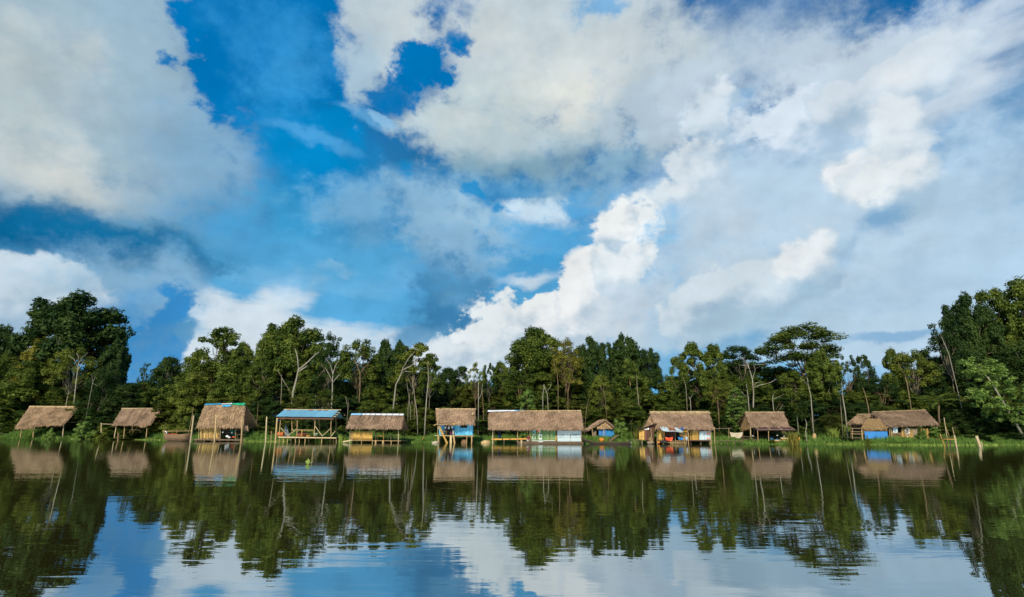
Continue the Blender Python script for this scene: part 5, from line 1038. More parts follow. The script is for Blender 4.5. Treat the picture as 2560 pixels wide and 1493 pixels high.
bars(gw, ((1365, 1087.5, 1375, 1087.2), (1375.5, 1079, 1375.5, 1091), (1368, 1088, 1368, 1092)), Y7 + .01, 'wall_batten', 'sheet', .03)
bars(h, ((1328, 1102.5, 1390, 1102),), Y7 - .05, 'wall_sill', 'white_cloth', .06)
pw = wall(h, 1393.5, 1076, 1104, 1452.5, 1076, 1104, Y7 + .0, 'tin', 'metal_wall', 3, True)
bars(pw, ((1393.5, 1087.6, 1452.5, 1087), (1426, 1087, 1426, 1104)), Y7 - .03, 'wall_batten', 'grey_wood', .03)
wall(h, 1453.5, 1076, 1104, 1452.2, 1076, 1104, Y7 + .02, 'grey_wood', 'side_wall', 6, Y1=Y7 + 4.8)
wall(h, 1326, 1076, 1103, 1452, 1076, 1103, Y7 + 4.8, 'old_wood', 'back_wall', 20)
cloth(None, 1246, 1071, 1252, 1071, Y7 + 1.0, .75, 'navy', 'hanging_jacket', 'dark jacket hanging from the porch eave of the long hut', 'clothes', .02, .05, -.25, 'clothes hanging at the long hut'); cloth(None, 1245.5, 1087, 1252.5, 1087, Y7 + 1.02, .38, 'denim', 'hanging_trousers', 'dark blue trousers hanging below the dark jacket', 'clothes', .02, .07, .0, 'clothes hanging at the long hut')
for (x0, x1, y, dr, mt, lb) in ((1306, 1313, 1072, .42, 'navy', 'dark cloth hanging at the eave beside the seated person'), (1320, 1324, 1078, .32, 'metal_dark', 'black bag hanging left of the green wall'), (1332, 1339, 1075, .32, 'turquoise', 'turquoise cloth hanging at the top of the green wall'), (1342, 1348, 1075, .32, 'red_cloth', 'red cloth hanging beside the turquoise cloth on the green wall'), (1347.5, 1350.5, 1077, .34, 'white_cloth', 'white cloth hanging beside the red cloth on the green wall')): cloth(None, x0, y, x1, y, Y7 - .12, dr, mt, 'hanging_cloth', lb, 'cloth', .02, .04, .35, 'clothes hanging at the long hut')
tb = thing('table', tuple(at(1311, 1103, Y7 + .5)), 'low orange plank table with a dark pot in the long porch', 'table')
board(tb, 1300, 1095.5, 1316, 1095.5, Y7 + .5, .10, .7, 'orange_wood', 'table_top'); [rail(tb, px, 1096.5, px, 1103.5, Y7 + .55, .03, 'old_wood', 'leg') for px in (1301, 1315)]
m = MB(); m.blob(at(1307, 1092, Y7 + .8), (.17, .17, .12), .1, 2); solo(m, 'cooking_pot', 'metal_dark', 'dark cooking pot on the orange table in the long porch', 'pot', None, True)
m = MB(); m.pole([at(1303.5, 1109, Y7 - .4), at(1304, 1100.5, Y7 - .4)], .11, .12, 9); solo(m, 'bollard_post', 'pole_pale', 'short thick pale post at the raft edge below the orange table', 'post')
m = MB(); m.pole([at(1389, 1104, Y7 - .2), at(1390.5, 1094, Y7 - .2), at(1391.5, 1093, Y7 - .2)], .07, .06, 8); m.blob(at(1390.5, 1092.6, Y7 - .2), (.09, .09, .10), .1, 2); solo(m, 'water_jug', 'plank', 'tall yellowish jug standing at the right end of the green wall', 'jug', None, True)
m = MB(); m.slab(at(1346, 1104.5, Y7 - .45), at(1357, 1104.5, Y7 - .45), at(1357, 1103.5, Y7 - .15), at(1346, 1103.5, Y7 - .15), .05); solo(m, 'washboard', 'white_cloth', 'white washboard lying on the raft below the white panel', 'board')
# a person sitting on the raft
def skin_body(name, J, E, mat, parent=None, sub=2):
    me = bpy.data.meshes.new(name); me.from_pydata([j[0] for j in J], E, []); o = bpy.data.objects.new(name, me); COL.objects.link(o)
    me.materials.append(M[mat]); sk = o.modifiers.new('skin', 'SKIN'); sk.use_smooth_shade = True
    for v, j in zip(me.skin_vertices[0].data, J): v.radius = (j[1], j[1] if len(j) < 3 else j[2])
    me.skin_vertices[0].data[0].use_root = True; ss = o.modifiers.new('smooth', 'SUBSURF'); ss.levels = sub; ss.render_levels = sub
    if parent: o.parent = parent
    return o
def person():
    c = at(1321, 1103.6, Y7 - .1); e = thing('person', tuple(c), 'person in a magenta top sitting on the raft beside the green wall', 'person'); e.rotation_euler = (0, 0, .5)
    J = [((0, .05, .10), .115, .10), ((0, .04, .26), .105, .085), ((0, .0, .42), .13, .09), ((0, -.01, .50), .06, .06), ((0, -.03, .57), .05, .05), ((0, -.04, .66), .085, .095), ((0, -.03, .73), .07, .08),
         ((-.09, -.03, .10), .075), ((-.13, -.36, .30), .055), ((-.12, -.42, .04), .036), ((-.12, -.52, .02), .03), ((.09, -.03, .10), .075), ((.13, -.38, .28), .055), ((.11, -.44, .04), .036), ((.11, -.54, .02), .03),
         ((-.17, .0, .45), .05), ((-.22, -.10, .26), .037), ((-.10, -.30, .26), .028), ((-.06, -.36, .28), .026), ((.17, .0, .45), .05), ((.23, -.10, .27), .037), ((.10, -.30, .30), .028), ((.05, -.35, .30), .026)]
    E = [(0, 1), (1, 2), (2, 3), (3, 4), (4, 5), (5, 6), (0, 7), (7, 8), (8, 9), (9, 10), (0, 11), (11, 12), (12, 13), (13, 14), (2, 15), (15, 16), (16, 17), (17, 18), (2, 19), (19, 20), (20, 21), (21, 22)]
    for sx, w in ((-1, 18), (1, 22)):                                # five fingers on each hand
        b = Vector(J[w][0])
        for k, (dx, L) in enumerate(((-.016, .055), (-.006, .065), (.005, .062), (.015, .050), (-.024 * sx, .035))):
            J.append(((b.x + dx, b.y - .03, b.z), .009)); J.append(((b.x + dx, b.y - .03 - L * .7, b.z - .03 * (k < 4)), .008)); n = len(J); E += [(w, n - 2), (n - 2, n - 1)]
    skin_body('body', J, E, 'skin', e)
    s = 1.16; T_ = [((0, .05, .16), .125, .11), ((0, .04, .26), .118, .10), ((0, .0, .42), .145, .108), ((0, -.01, .475), .08, .08), ((-.17, .0, .45), .064), ((-.205, -.06, .33), .055), ((.17, .0, .45), .064), ((.21, -.06, .34), .055)]
    skin_body('shirt', T_, [(0, 1), (1, 2), (2, 3), (2, 4), (4, 5), (2, 6), (6, 7)], 'magenta', e)
    skin_body('shorts', [((0, .05, .10), .128, .115), ((-.09, -.03, .11), .088), ((-.115, -.22, .22), .075), ((.09, -.03, .11), .088), ((.115, -.22, .21), .075)], [(0, 1), (1, 2), (0, 3), (3, 4)], 'white_cloth', e)
    m = MB(); c0 = e.location; m.blob((c0.x, c0.y - .015, c0.z + .715), (.098, .105, .075), .08, 3); m.blob((c0.x, c0.y + .04, c0.z + .65), (.092, .07, .10), .08, 3); m.build('hair', M['hair'], e, True)
    m = MB(); [m.blob((c0.x + sx * .034, c0.y - .128, c0.z + .675), (.012, .008, .009), 0, 1, 1) for sx in (-1, 1)]; m.build('eyes', M['hair'], e, True)
    m = MB(); m.blob((c0.x, c0.y - .137, c0.z + .652), (.013, .016, .02), 0, 1, 1); m.blob((c0.x, c0.y - .126, c0.z + .622), (.025, .008, .007), 0, 1, 1); [m.blob((c0.x + sx * .09, c0.y - .03, c0.z + .665), (.012, .02, .028), 0, 1, 1) for sx in (-1, 1)]; m.build('face_features', M['skin'], e, True)
person()
# long dark canoe before the small hut
Yc = gy(1515, 1110.5); b = thing('dugout_canoe', (yl(1515, Yc), Yc, 0), 'long dark dugout canoe lying on the water right of the long hut', 'canoe')
a0, a1 = at(1455, 1109, Yc), at(1577, 1109, Yc); boat_mesh((a0.x, Yc + .5, 0), (a1.x, Yc - .1, 0), .75, .36, .62, .12, .16, 22).build('hull', M['hull_dark'], b, True)
m = MB(); [m.box((a0.x + (a1.x - a0.x) * u, Yc + .25, .17), .16, .62, .04) for u in (.35, .55, .75)]; m.build('thwarts', M['old_wood'], b)
m = MB(); c = at(1575.5, 1106, Yc); m.box((a1.x - .02, Yc - .1, .20), .05, .14, .10); m.build('bow_plate', M['plastic_white'], b)
# 8 small gabled hut
Y8 = YS(1510) + 4.5; h = hut('small_gabled_hut', 1510, Y8, 'small gabled thatched hut with blue sheet walls on short stilts')
zf = lambda px, py, dy=0: at(px, py, Y8 + dy)
apex, el, er = zf(1513, 1049), zf(1481, 1073), zf(1540, 1073); bk = Vector((-.3, 3.0, 0)); random.seed(8)
def slope(parent, e0, a0, bk, nm='roof', mt='thatch_grey', dens=80, th=.14):
    m = MB(); m.slab(e0, e0 + bk, a0 + bk, a0, th, 5, 5, .05, 1.2, tint=.4); n = (bk).cross(a0 - e0).normalized(); n = n if n.z > 0 else -n; d_ = (e0 - a0).normalized()
    for i in range(int(bk.length * (a0 - e0).length * dens)):
        u, v = random.random(), random.random(); p = e0 * (1 - v) + a0 * v + bk * u; m.blade(p + n * .06, d_ + n * random.uniform(0, .15) + Vector((0, random.uniform(-.2, .2), 0)), random.uniform(.3, .6), .08, .02)
    for i in range(int((a0 - e0).length * 30)): v = random.random(); m.blade(e0 * (1 - v) + a0 * v + n * random.uniform(-.1, .05), d_ + Vector((0, -.4, -.3)), random.uniform(.2, .4), .07, 0)
    for i in range(int(bk.length * 24)): m.blade(e0 + bk * random.random() + n * random.uniform(-.1, .05), d_ + Vector((0, 0, -.4)), random.uniform(.25, .5), .07, 0)
    return m.build(nm, M[mt], parent)
slope(h, el + Vector((-.5, 0, -.05)), apex, bk); slope(h, er + Vector((.1, 0, 0)), apex, bk)
g = MB(); a, b_, c = zf(1490, 1069.5, .25), zf(1537, 1069.5, .25), apex + Vector((.08, .3, -.22)); g.slab(a, b_, c + Vector((.15, 0, 0)), c - Vector((.15, 0, 0)), .08, 8, 6, .04, 2, down=False)
for i in range(420):
    u, v = random.random(), random.random() ** 1.3; p = (a * (1 - u) + b_ * u) * (1 - v) + c * v; g.blade(p + Vector((0, -.06, .0)), Vector((random.uniform(-.2, .2), -.15, -1)), random.uniform(.15, .36), .07, 0)
g.build('gable_thatch', M['thatch'], h)
wall(h, 1497, 1074, 1091, 1517, 1074, 1092, Y8 + .5, 'blue_tarp', 'blue_wall', 3); wall(h, 1517.3, 1075, 1092, 1536, 1075, 1092, Y8 + .55, 'blue_shed', 'blue_wall', 3); wall(h, 1482, 1076, 1092, 1491, 1076, 1092, Y8 + .7, 'grey_wood', 'side_panel', 4)
wall(h, 1486, 1074, 1092, 1538, 1074, 1092, Y8 + 2.9, 'old_wood', 'back_wall', 12)
board(h, 1481, 1092.5, 1538, 1093, Y8 + .1, .08, 3, 'grey_wood', 'floor', 5)
for (px, px1, mt) in ((1482.5, 1480.5, 'pole_pale'), (1510.5, 1509.5, 'pole_pale'), (1541, 1541, 'pole'), (1545, 1544, 'pole')): post(h, px, 1103, 1073, Y8, .055 if px < 1530 else .10, mt, px1)
m = MB(); m.blob(at(1504, 1101, YS(1504) + .9), (.42, .3, .34), .25, 2); solo(m, 'orange_sack', 'orange_cloth', 'orange sack slumped on the bank under the small gabled hut', 'sack')
lg = MB(); q = YS(1530) + .5; lg.pole([at(1524, 1106, q), at(1532, 1098, q), at(1540, 1092, q), at(1546, 1089, q)], .24, .07, 9); lg.pole([at(1527, 1103, q - .1), at(1523, 1096, q - .1)], .09, .05, 7); solo(lg, 'driftwood_log', 'old_wood', 'dark broken trunk jutting up behind the dugout canoe', 'log')
pole_at(1622, 1106, 1619, 1054, .04, 'plank', 'tall yellow pole with a cross piece in weeds left of the lean-to', 3)
# 9 hut with the tin awning
Y9 = gy(1705, 1110.5); h = hut('thatched_house', 1705, Y9, 'big thatched house with a sagging tin awning and yellow plank walls', 'house'); h.location.z = 0
A, B, C, D, rf = thatch(h, 1642, 1783, 1071, 1072, 1626, 1770, 1030, 1030, Y9 - .7, 3.4, 'thatch_grey', ('thatch_pale', .60, .12, 'ridge_cap'), seed=19, fringe=.35)
g = MB(); q = D + Vector((.15, -.1, -.15)); a, b_ = A + Vector((.1, .4, 0)), Vector((A.x - .2, Y9 + 6, A.z)); g.slab(a, b_, q + Vector((0, .2, 0)), q, .08, 5, 5, .05, 2, down=False)
for i in range(400):
    u, v = random.random(), random.random(); p = (a * (1 - u) + b_ * u) * (1 - v) + q * v; g.blade(p + Vector((-.05, 0, 0)), Vector((-.25, random.uniform(-.2, .2), -1)), random.uniform(.3, .6), .08, 0)
g.build('gable_thatch', M['thatch'], h)
m = MB(); p0, p1, p2, p3 = at(1592, 1074, Y9 - .9), at(1641, 1058, Y9 - .5), at(1646, 1060, Y9 + 3), at(1600, 1074, Y9 + 3); m.slab(p0, p1, p2, p3, .05, 6, 6, .05, 1.5); m.build('lean_to_roof', M['dark_tin'], h)
for k, (u0, u1, mt) in enumerate(((0, .36, 'tin'), (.36, .52, 'rust_tin'), (.52, .70, 'rust_tin'), (.70, 1.0, 'tin'))):
    a, b_, c, d = at(1656, 1076.5, Y9 - 1.5), at(1706, 1079, Y9 - 1.5), at(1699, 1068.5, Y9 - .5), at(1648, 1067, Y9 - .5); m = MB(); L = lambda p, q, u: p * (1 - u) + q * u
    m.slab(L(a, b_, u0), L(a, b_, u1), L(d, c, u1), L(d, c, u0), .025, 4, 4, .09, 1.6); m.build('awning_sheet', M[mt], h)
m = MB(); m.slab(at(1656, 1077, Y9 - 1.52), at(1707, 1079.5, Y9 - 1.52), at(1707, 1078, Y9 - 1.4), at(1656, 1075.5, Y9 - 1.4), .05, 10, 1, .10, 1.5); m.build('awning_edge', M['tin'], h)
wall(h, 1598, 1076, 1100, 1611, 1072, 1100, Y9 - .3, 'plank', 'lean_to_wall', 4); wall(h, 1611, 1072, 1101, 1623, 1069, 1101, Y9 - .35, 'brown_board', 'lean_to_door', 2); wall(h, 1624, 1069, 1101, 1635, 1067, 1101, Y9 - .3, 'brown_board', 'lean_to_door', 1); wall(h, 1611, 1072, 1075, 1623, 1070, 1074, Y9 - .42, 'plastic_white', 'door_strip', 3)
wall(h, 1646, 1070, 1101, 1662, 1072, 1101, Y9 - .05, 'plank', 'wall', 6); wall(h, 1662, 1074, 1097, 1690, 1076, 1097, Y9 + .8, 'brown_board', 'porch_wall', 8); wall(h, 1699, 1077, 1100, 1723, 1076, 1100, Y9 + .1, 'bamboo', 'wall', 8)
wall(h, 1725, 1078, 1100, 1748, 1078, 1100, Y9 - .1, 'plank', 'wall', 7); pn = wall(h, 1748.5, 1079, 1100, 1777, 1078.5, 1100, Y9 - .12, 'tin', 'metal_panel', 2)
for y0, y1 in ((1081, 1087), (1095, 1098.5)): wall(pn, 1767, y0, y1, 1775, y0, y1, Y9 - .15, 'red_cloth', 'red_patch').data.materials[0] = material('faded_red', (.62, .28, .20), (.85, 1.15), 4, .6, 0)
wall(h, 1778, 1074, 1100, 1776, 1074, 1100, Y9 + .05, 'bamboo', 'side_wall', 7, Y1=Y9 + 5); wall(h, 1646, 1074, 1100, 1776, 1074, 1100, Y9 + 5, 'old_wood', 'back_wall', 20)
board(h, 1722, 1100.6, 1779, 1101, Y9 - .35, .08, 5, 'brown_board', 'floor', 8); board(h, 1646, 1101.5, 1722, 1101.5, Y9 - .2, .08, 5, 'old_wood', 'floor', 8)
for (px, y1, r, mt) in ((1643, 1068, .05, 'pole'), (1658, 1078, .04, 'pole'), (1688, 1078, .05, 'grey_wood'), (1711, 1078, .05, 'pole'), (1721, 1076, .06, 'pole'), (1777.5, 1072, .05, 'pole'), (1727, 1102, .12, 'old_wood'), (1752, 1102, .14, 'old_wood'), (1774.5, 1102, .10, 'pole')): post(h, px, 1111, y1, Y9 - (.35 if y1 < 1100 else -.2), r, mt)
for k in range(15): px = 1676 + k * 2.9; rail(h, px, 1112, px + rh.uniform(-.6, .6), 1099 + rh.uniform(-2, 4), Y9 - 1.1 + rh.uniform(-.15, .15), .028, 'pole', 'fence_stake')
rail(h, 1662, 1107, 1715, 1107.5, Y9 - 1.05, .035, 'pole', 'landing_rail'); rail(h, 1606, 1112, 1604.5, 1088, Y9 - 1.2, .03, 'pole_pale', 'pole'); rail(h, 1630, 1102, 1627, 1072, Y9 - .5, .03, 'pole_pale', 'pole')
cloth(None, 1663, 1092, 1682, 1092, Y9 - 1.0, .42, 'red_cloth', 'drying_blanket', 'red and cream blanket drying on the rail under the tin awning', 'blanket', .12, .04, .1)
cloth(None, 1695, 1092, 1708, 1093, Y9 - 1.0, .30, 'plastic_blue', 'drying_cloth', 'bright blue cloth drying right of the red blanket', 'cloth', .08, .04, .1)
cloth(None, 1701, 1069, 1709, 1068, Y9 - 1.3, .32, 'denim', 'hanging_cloth', 'dark blue cloth hanging at the right end of the tin awning', 'cloth', .03, .04, .2); cloth(None, 1708, 1077, 1720, 1076, Y9 - .9, .12, 'plank', 'yellow_cloth', 'thin yellow cloth on the line right of the tin awning', 'cloth', .05, .03)
bk_ = MB(); c = at(1716.5, 1101, Y9 - 1.0); n = 14; prof = [(0, 0), (.13, 0), (.17, .40), (.185, .41), (.155, .40), (.12, .05), (0, .05)]; bk_.add([c + Vector((q * math.cos(k * 6.283 / n), q * math.sin(k * 6.283 / n), z)) for q, z in prof for k in range(n)], [(i * n + k, i * n + (k + 1) % n, (i + 1) * n + (k + 1) % n, (i + 1) * n + k) for i in range(len(prof) - 1) for k in range(n)], .5); solo(bk_, 'bucket', 'plastic_white', 'white bucket on the landing under the yellow wall', 'bucket', None, True)
for (px, py, rx, rz, mt, lb, nm, ct) in ((1627, 1100, .30, .36, 'thatch_end', 'brown dry bush before the lean-to door', 'dry_bush', 'bush'), (1660, 1105, .45, .22, 'metal_dark', 'dark half-sunk tub left of the red blanket', 'tub', 'tub'), (1647, 1106, .16, .13, 'orange_cloth', 'small orange float at the water under the yellow wall', 'float', 'float'), (1626, 1107, .42, .20, 'grey_wood', 'grey stump in the water before the lean-to', 'stump', 'stump')):
    m = MB(); c = at(px, py, Y9 - 1.3); m.blob(c, (rx, rx * .8, rz), .4, 2.4); solo(m, nm, mt, lb, ct)
jt = thing('jetty', tuple(at(1592, 1109, Y9 - .4)), 'rickety low jetty between the dugout canoe and the lean-to', 'jetty')
board(jt, 1578, 1100, 1604, 1099, Y9 - .8, .06, 1.2, 'old_wood', 'deck', 4)
for px in (1580, 1588, 1596, 1603): rail(jt, px, 1111, px, 1099, Y9 - .7, .045, 'old_wood', 'post')
lone_pole(1787, 1112, 1786, 1068, Y9 - .3, .05, 'pole', 'pale pole at the right corner of the tin-awning house'); fr = thing('drying_rack', tuple(at(1810, 1100, Y9 + 2)), 'thin pole frame between the tin-awning house and the beige sheet', 'frame')
rail(fr, 1786, 1072, 1830, 1070.5, Y9 + 1, .035, 'grey_wood', 'top_rail'); rail(fr, 1822, 1100, 1822, 1071, Y9 + 1, .035, 'pole', 'post')
wk = thing('walkway', tuple(at(1820, 1109, Y9 - .3)), 'low dark plank walkway joining the tin-awning house and the dark-awning hut', 'walkway')
board(wk, 1779, 1101, 1860, 1102, Y9 + .0, .06, .6, 'old_wood', 'deck', 2); [rail(wk, px, 1111, px, 1102, Y9 + .2, .05, 'old_wood', 'post') for px in (1800, 1818, 1838, 1852)]
cloth(None, 1824, 1080.5, 1857, 1080.5, Y9 + 1.2, .62, 'sheet', 'hanging_sheet', 'beige sheet with curved stripes strung between poles over yellow weeds', 'sheet', .10, .05, .22)
sp = thing('sheet_post', tuple(at(1857, 1100, Y9 + 1.2)), 'brown post holding the right end of the beige sheet', 'post'); rail(sp, 1857, 1102, 1857, 1078, Y9 + 1.22, .06, 'brown_board', 'post')
# 10 hut with the dark awning
Y10 = gy(1920, 1110.5) + 1.0; h = hut('thatched_hut', 1920, Y10, 'open thatched hut with a dark metal awning and clutter beneath'); h.location.z = 0
A, B, C, D, rf = thatch(h, 1879, 1972, 1067, 1067, 1864, 1957, 1031.5, 1031, Y10 - .4, 3.2, 'thatch_grey', ('thatch_pale', .16, .05, 'ridge_cap'), seed=20, fringe=.25)
g = MB(); q = D + Vector((.1, 0, -.1)); a, b_ = A + Vector((.05, .3, 0)), at(1850, 1074, Y10 + 5.2); g.slab(a, b_, q + Vector((0, .2, 0)), q, .08, 5, 5, .05, 2, down=False)
for i in range(380):
    u, v = random.random(), random.random(); p = (a * (1 - u) + b_ * u) * (1 - v) + q * v; g.blade(p + Vector((-.06, 0, 0)), Vector((-.25, random.uniform(-.2, .2), -1)), random.uniform(.3, .6), .08, 0)
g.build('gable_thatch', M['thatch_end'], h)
a, b_, c, d = at(1891, 1076, Y10 - 1.6), at(1990, 1076, Y10 - 1.6), at(1974, 1067, Y10 - .4), at(1884, 1068, Y10 - .4); m = MB(); m.slab(a, b_, c, d, .04, 8, 2, .03, 1.2); aw = m.build('awning', M['dark_tin'], h)
for u in (.07, .36, .66, .985): m = MB(); m.beam((a * (1 - u) + b_ * u) + Vector((0, 0, .06)), (d * (1 - u) + c * u) + Vector((0, 0, .06)), .06, .04); m.build('awning_batten', M['pole_pale'], aw)
m = MB(); m.beam(a + Vector((.6, .2, .12)), b_ + Vector((-.4, .2, .12)), .05, .04); m.build('awning_batten', M['grey_wood'], aw)
for (px, px1, y1, dy, mt, r) in ((1896, 1893.5, 1075, -1.5, 'pole', .045), (1922, 1921, 1076, -1.5, 'pole', .045), (1877, 1876, 1068, 0, 'pole_pale', .09), (1885, 1885, 1068, .5, 'grey_wood', .05), (1968, 1968, 1070, 0, 'old_wood', .06), (1872, 1872, 1068, 5, 'old_wood', .06), (1960, 1960, 1068, 5, 'old_wood', .06)): post(h, px, 1112 if dy < 0 else 1096, y1, Y10 + dy, r, mt, px1, bury=.2)
board(h, 1858, 1091, 1972, 1091, Y10 - .2, .10, 5, 'old_wood', 'floor', 8); board(h, 1858, 1097, 1900, 1098, Y10 - .9, .10, .8, 'old_wood', 'step', 2); wall(h, 1908, 1078, 1091, 1972, 1078, 1091, Y10 + 4.6, 'old_wood', 'back_wall', 20)
for px in (1862, 1880, 1900, 1925, 1950, 1968): rail(h, px, 1110, px, 1091, Y10 + .1, .07, 'old_wood', 'stilt')
for (px, py, mt, r, lb, nm, ct) in ((1929, 1098, 'plastic_blue', .26, 'blue tub on the ground under the dark awning', 'tub', 'tub'), (1943, 1099, 'denim', .18, 'dark blue bundle right of the blue tub', 'bundle', 'bundle'), (1882, 1090, 'plastic_white', .10, 'white cup at the left edge of the dark-awning hut floor', 'cup', 'cup'), (1943, 1089, 'plastic_white', .10, 'white jar in the middle of the dark-awning hut floor', 'jar', 'jar'), (1960, 1091, 'plastic_white', .09, 'white jar at the right end of the dark-awning hut floor', 'jar', 'jar'), (1900, 1108, 'orange_cloth', .22, 'orange heap at the water below the dark awning', 'heap', 'heap'), (1885, 1104, 'old_wood', .34, 'round dark root stump below the walkway end', 'stump', 'stump')):
    m = MB(); c = at(px, py, Y10 - .8); m.blob(c, (r, r * .9, r * .7), .3, 2.5); solo(m, nm, mt, lb, ct)
for k, (x0, y0, x1, y1, lb) in enumerate(((1952, 1096, 1974, 1097, 'topmost pale log of the pile right under the dark awning'), (1954, 1099.5, 1976, 1099, 'second log of the pile under the dark awning'), (1936, 1102, 1974, 1102.5, 'long log under the pile below the dark awning'), (1938, 1108, 1968, 1105, 'lowest pale log slanting to the water below the dark awning'))):
    m = MB(); m.pole([at(x0, y0, Y10 - 1.3 - .1 * k), at(x1, y1, Y10 - 1.2 - .1 * k)], .12, .10, 9); solo(m, 'log', 'pole_pale' if k % 2 == 0 else 'plank', lb, 'log', 'logs piled below the dark awning')
# stumps and stakes among the reeds
for (px, py0, py1, r, mt, lb) in ((1998, 1112, 1095, .13, 'orange_wood', 'orange stake standing in the water right of the log pile'), (2036, 1100, 1085, .26, 'pole', 'pale broad stump among the reeds'), (2071, 1101, 1090, .06, 'pole_pale', 'thin pale stake in the yellow reeds'), (2100, 1113, 1093, .26, 'bark_brown', 'reddish brown stump at the water beside the tall reeds')):
    q = gy(px, 1111) + (0 if py0 > 1105 else 2.5); m = MB(); top = at(px + (4 if 'reddish' in lb else 0), py1, q); m.pole([at(px, py0 + 2, q), at(px, (py0 + py1) / 2, q), top], r * 1.15, r * .8, 9); m.blob(top, (r * .75, r * .7, .12), .6, 4, 1); solo(m, 'stump' if r > .2 else 'stake', mt, lb, 'stump' if r > .2 else 'stake')
# 11 rightmost house
Y11 = YS(2240) + 3.0; h = hut('thatched_house', 2240, Y11, 'rightmost thatched house with a front gable, blue tarpaulin and bamboo walls', 'house')
A, B, C, D, rf = thatch(h, 2220, 2344, 1066, 1060, 2182, 2312, 1031, 1026, Y11 - .5, 4.4, 'thatch_grey', ('thatch_pale', .16, .10, 'ridge_cap'), seed=21, fringe=.2)
g0 = thatch(h, 2119, 2158, 1058, 1059, 2146, 2176, 1037, 1037, Y11 + 1.5, 2.2, 'thatch', ('thatch_pale', .12, .05, 'ridge_cap'), name='side_roof', back=False, seed=22, fringe=.2)
g = MB(); a, b_, c, d = at(2153, 1069, Y11 - .3), at(2216, 1069, Y11 - .3), at(2196, 1047, Y11 + .5), at(2168, 1047, Y11 + .5); g.slab(a, b_, c, d, .12, 8, 6, .06, 1.5)
for i in range(900):
    u, v = random.random(), random.random(); p = (a * (1 - u) + b_ * u) * (1 - v) + (d * (1 - u) + c * u) * v; g.blade(p + Vector((0, -.04, .04)), Vector((random.uniform(-.25, .25), -.35, -1)), random.uniform(.3, .7), .08, .02)
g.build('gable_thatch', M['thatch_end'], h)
for x0, y0, x1, y1 in ((2156, 1066, 2183, 1030), (2214, 1066, 2180, 1030), (2181, 1048, 2181, 1033), (2190, 1048, 2184, 1036)): rail(h, x0, y0, x1, y1, Y11 + .7, .05, 'old_wood', 'gable_pole')
wall(h, 2224, 1070, 1094.5, 2234, 1070, 1094.5, Y11 + .0, 'grey_wood', 'door', 3); wall(h, 2243.5, 1068, 1083, 2232, 1068, 1083, Y11 - .1, 'tin', 'hanging_panel', 1)
w = wall(h, 2253, 1071, 1094.5, 2283, 1071, 1094.5, Y11 + .0, 'bamboo', 'wall', 12); wall(h, 2283, 1071, 1094.5, 2295, 1071, 1094.5, Y11 + .02, 'brown_board', 'wall', 4).data.materials[0] = M['grey_wood']; wall(h, 2295, 1071, 1095, 2323, 1071, 1095.5, Y11 + .0, 'bamboo', 'wall', 9)
m = MB(); rr = random.Random(4)
for i in range(26): px, py = rr.gauss(2267, 4), rr.gauss(1082, 5); a = at(px, py, Y11 - .04); m.slab(a, a + Vector((.14, 0, .03)), a + Vector((.12, 0, .16)), a + Vector((-.02, 0, .12)), .015, down=False)
m.build('white_scraps', M['plastic_white'], w)
wall(h, 2228, 1071, 1094, 2323, 1071, 1094, Y11 + 5, 'old_wood', 'back_wall', 16); wall(h, 2324, 1071, 1095, 2322, 1071, 1095, Y11 + .1, 'bamboo', 'side_wall', 6, Y1=Y11 + 5)
for k in range(9): rail(h, 2231 + k * 2.7, 1094, 2231 + k * 2.7, 1083, Y11 - .35, .022, 'pole', 'baluster')
rail(h, 2226, 1083, 2254, 1083, Y11 - .35, .03, 'pole', 'rail'); rail(h, 2228, 1069, 2229, 1096, Y11 - .4, .05, 'pole', 'post'); rail(h, 2223, 1068, 2224, 1096, Y11 - .4, .05, 'pole', 'post')
board(h, 2128, 1094, 2222, 1095, Y11 - .1, .08, 4, 'old_wood', 'floor', 6); board(h, 2222, 1095, 2325, 1096, Y11 - .4, .07, 5, 'pole', 'floor', 8)
for y in (1071, 1079.5, 1085): rail(h, 2127, y, 2162, y + .5, Y11 - .2, .035, 'pole', 'railing')
for (px, px1, y0, y1, r, mt) in ((2157, 2153.5, 1100, 1068, .07, 'pole'), (2131, 2131, 1088, 1070, .04, 'pole'), (2127, 2127, 1100, 1060, .06, 'old_wood'), (2165, 2165, 1096, 1060, .05, 'old_wood'), (2206, 2206, 1096, 1068, .07, 'pole_pale'), (2179, 2179, 1096, 1070, .06, 'pole_pale'), (2342, 2343, 1096, 1064, .06, 'old_wood')): post(h, px, y0, y1, Y11 - .15 + (1.8 if mt == 'old_wood' else 0), r, mt, px1)
wall(h, 2128, 1062, 1094, 2222, 1062, 1094, Y11 + 4.2, 'old_wood', 'back_wall', 14)
cloth(None, 2161, 1078.5, 2218, 1078.5, Y11 - .35, .98, 'blue_tarp', 'blue_tarpaulin', 'bright blue tarpaulin hung along the railing of the rightmost house', 'tarpaulin', .02, .02)
cloth(None, 2166, 1070, 2170, 1070, Y11 + .6, .34, 'white_cloth', 'hanging_cloth', 'small pale cloth hanging above the blue tarpaulin', 'cloth', .01, .02)
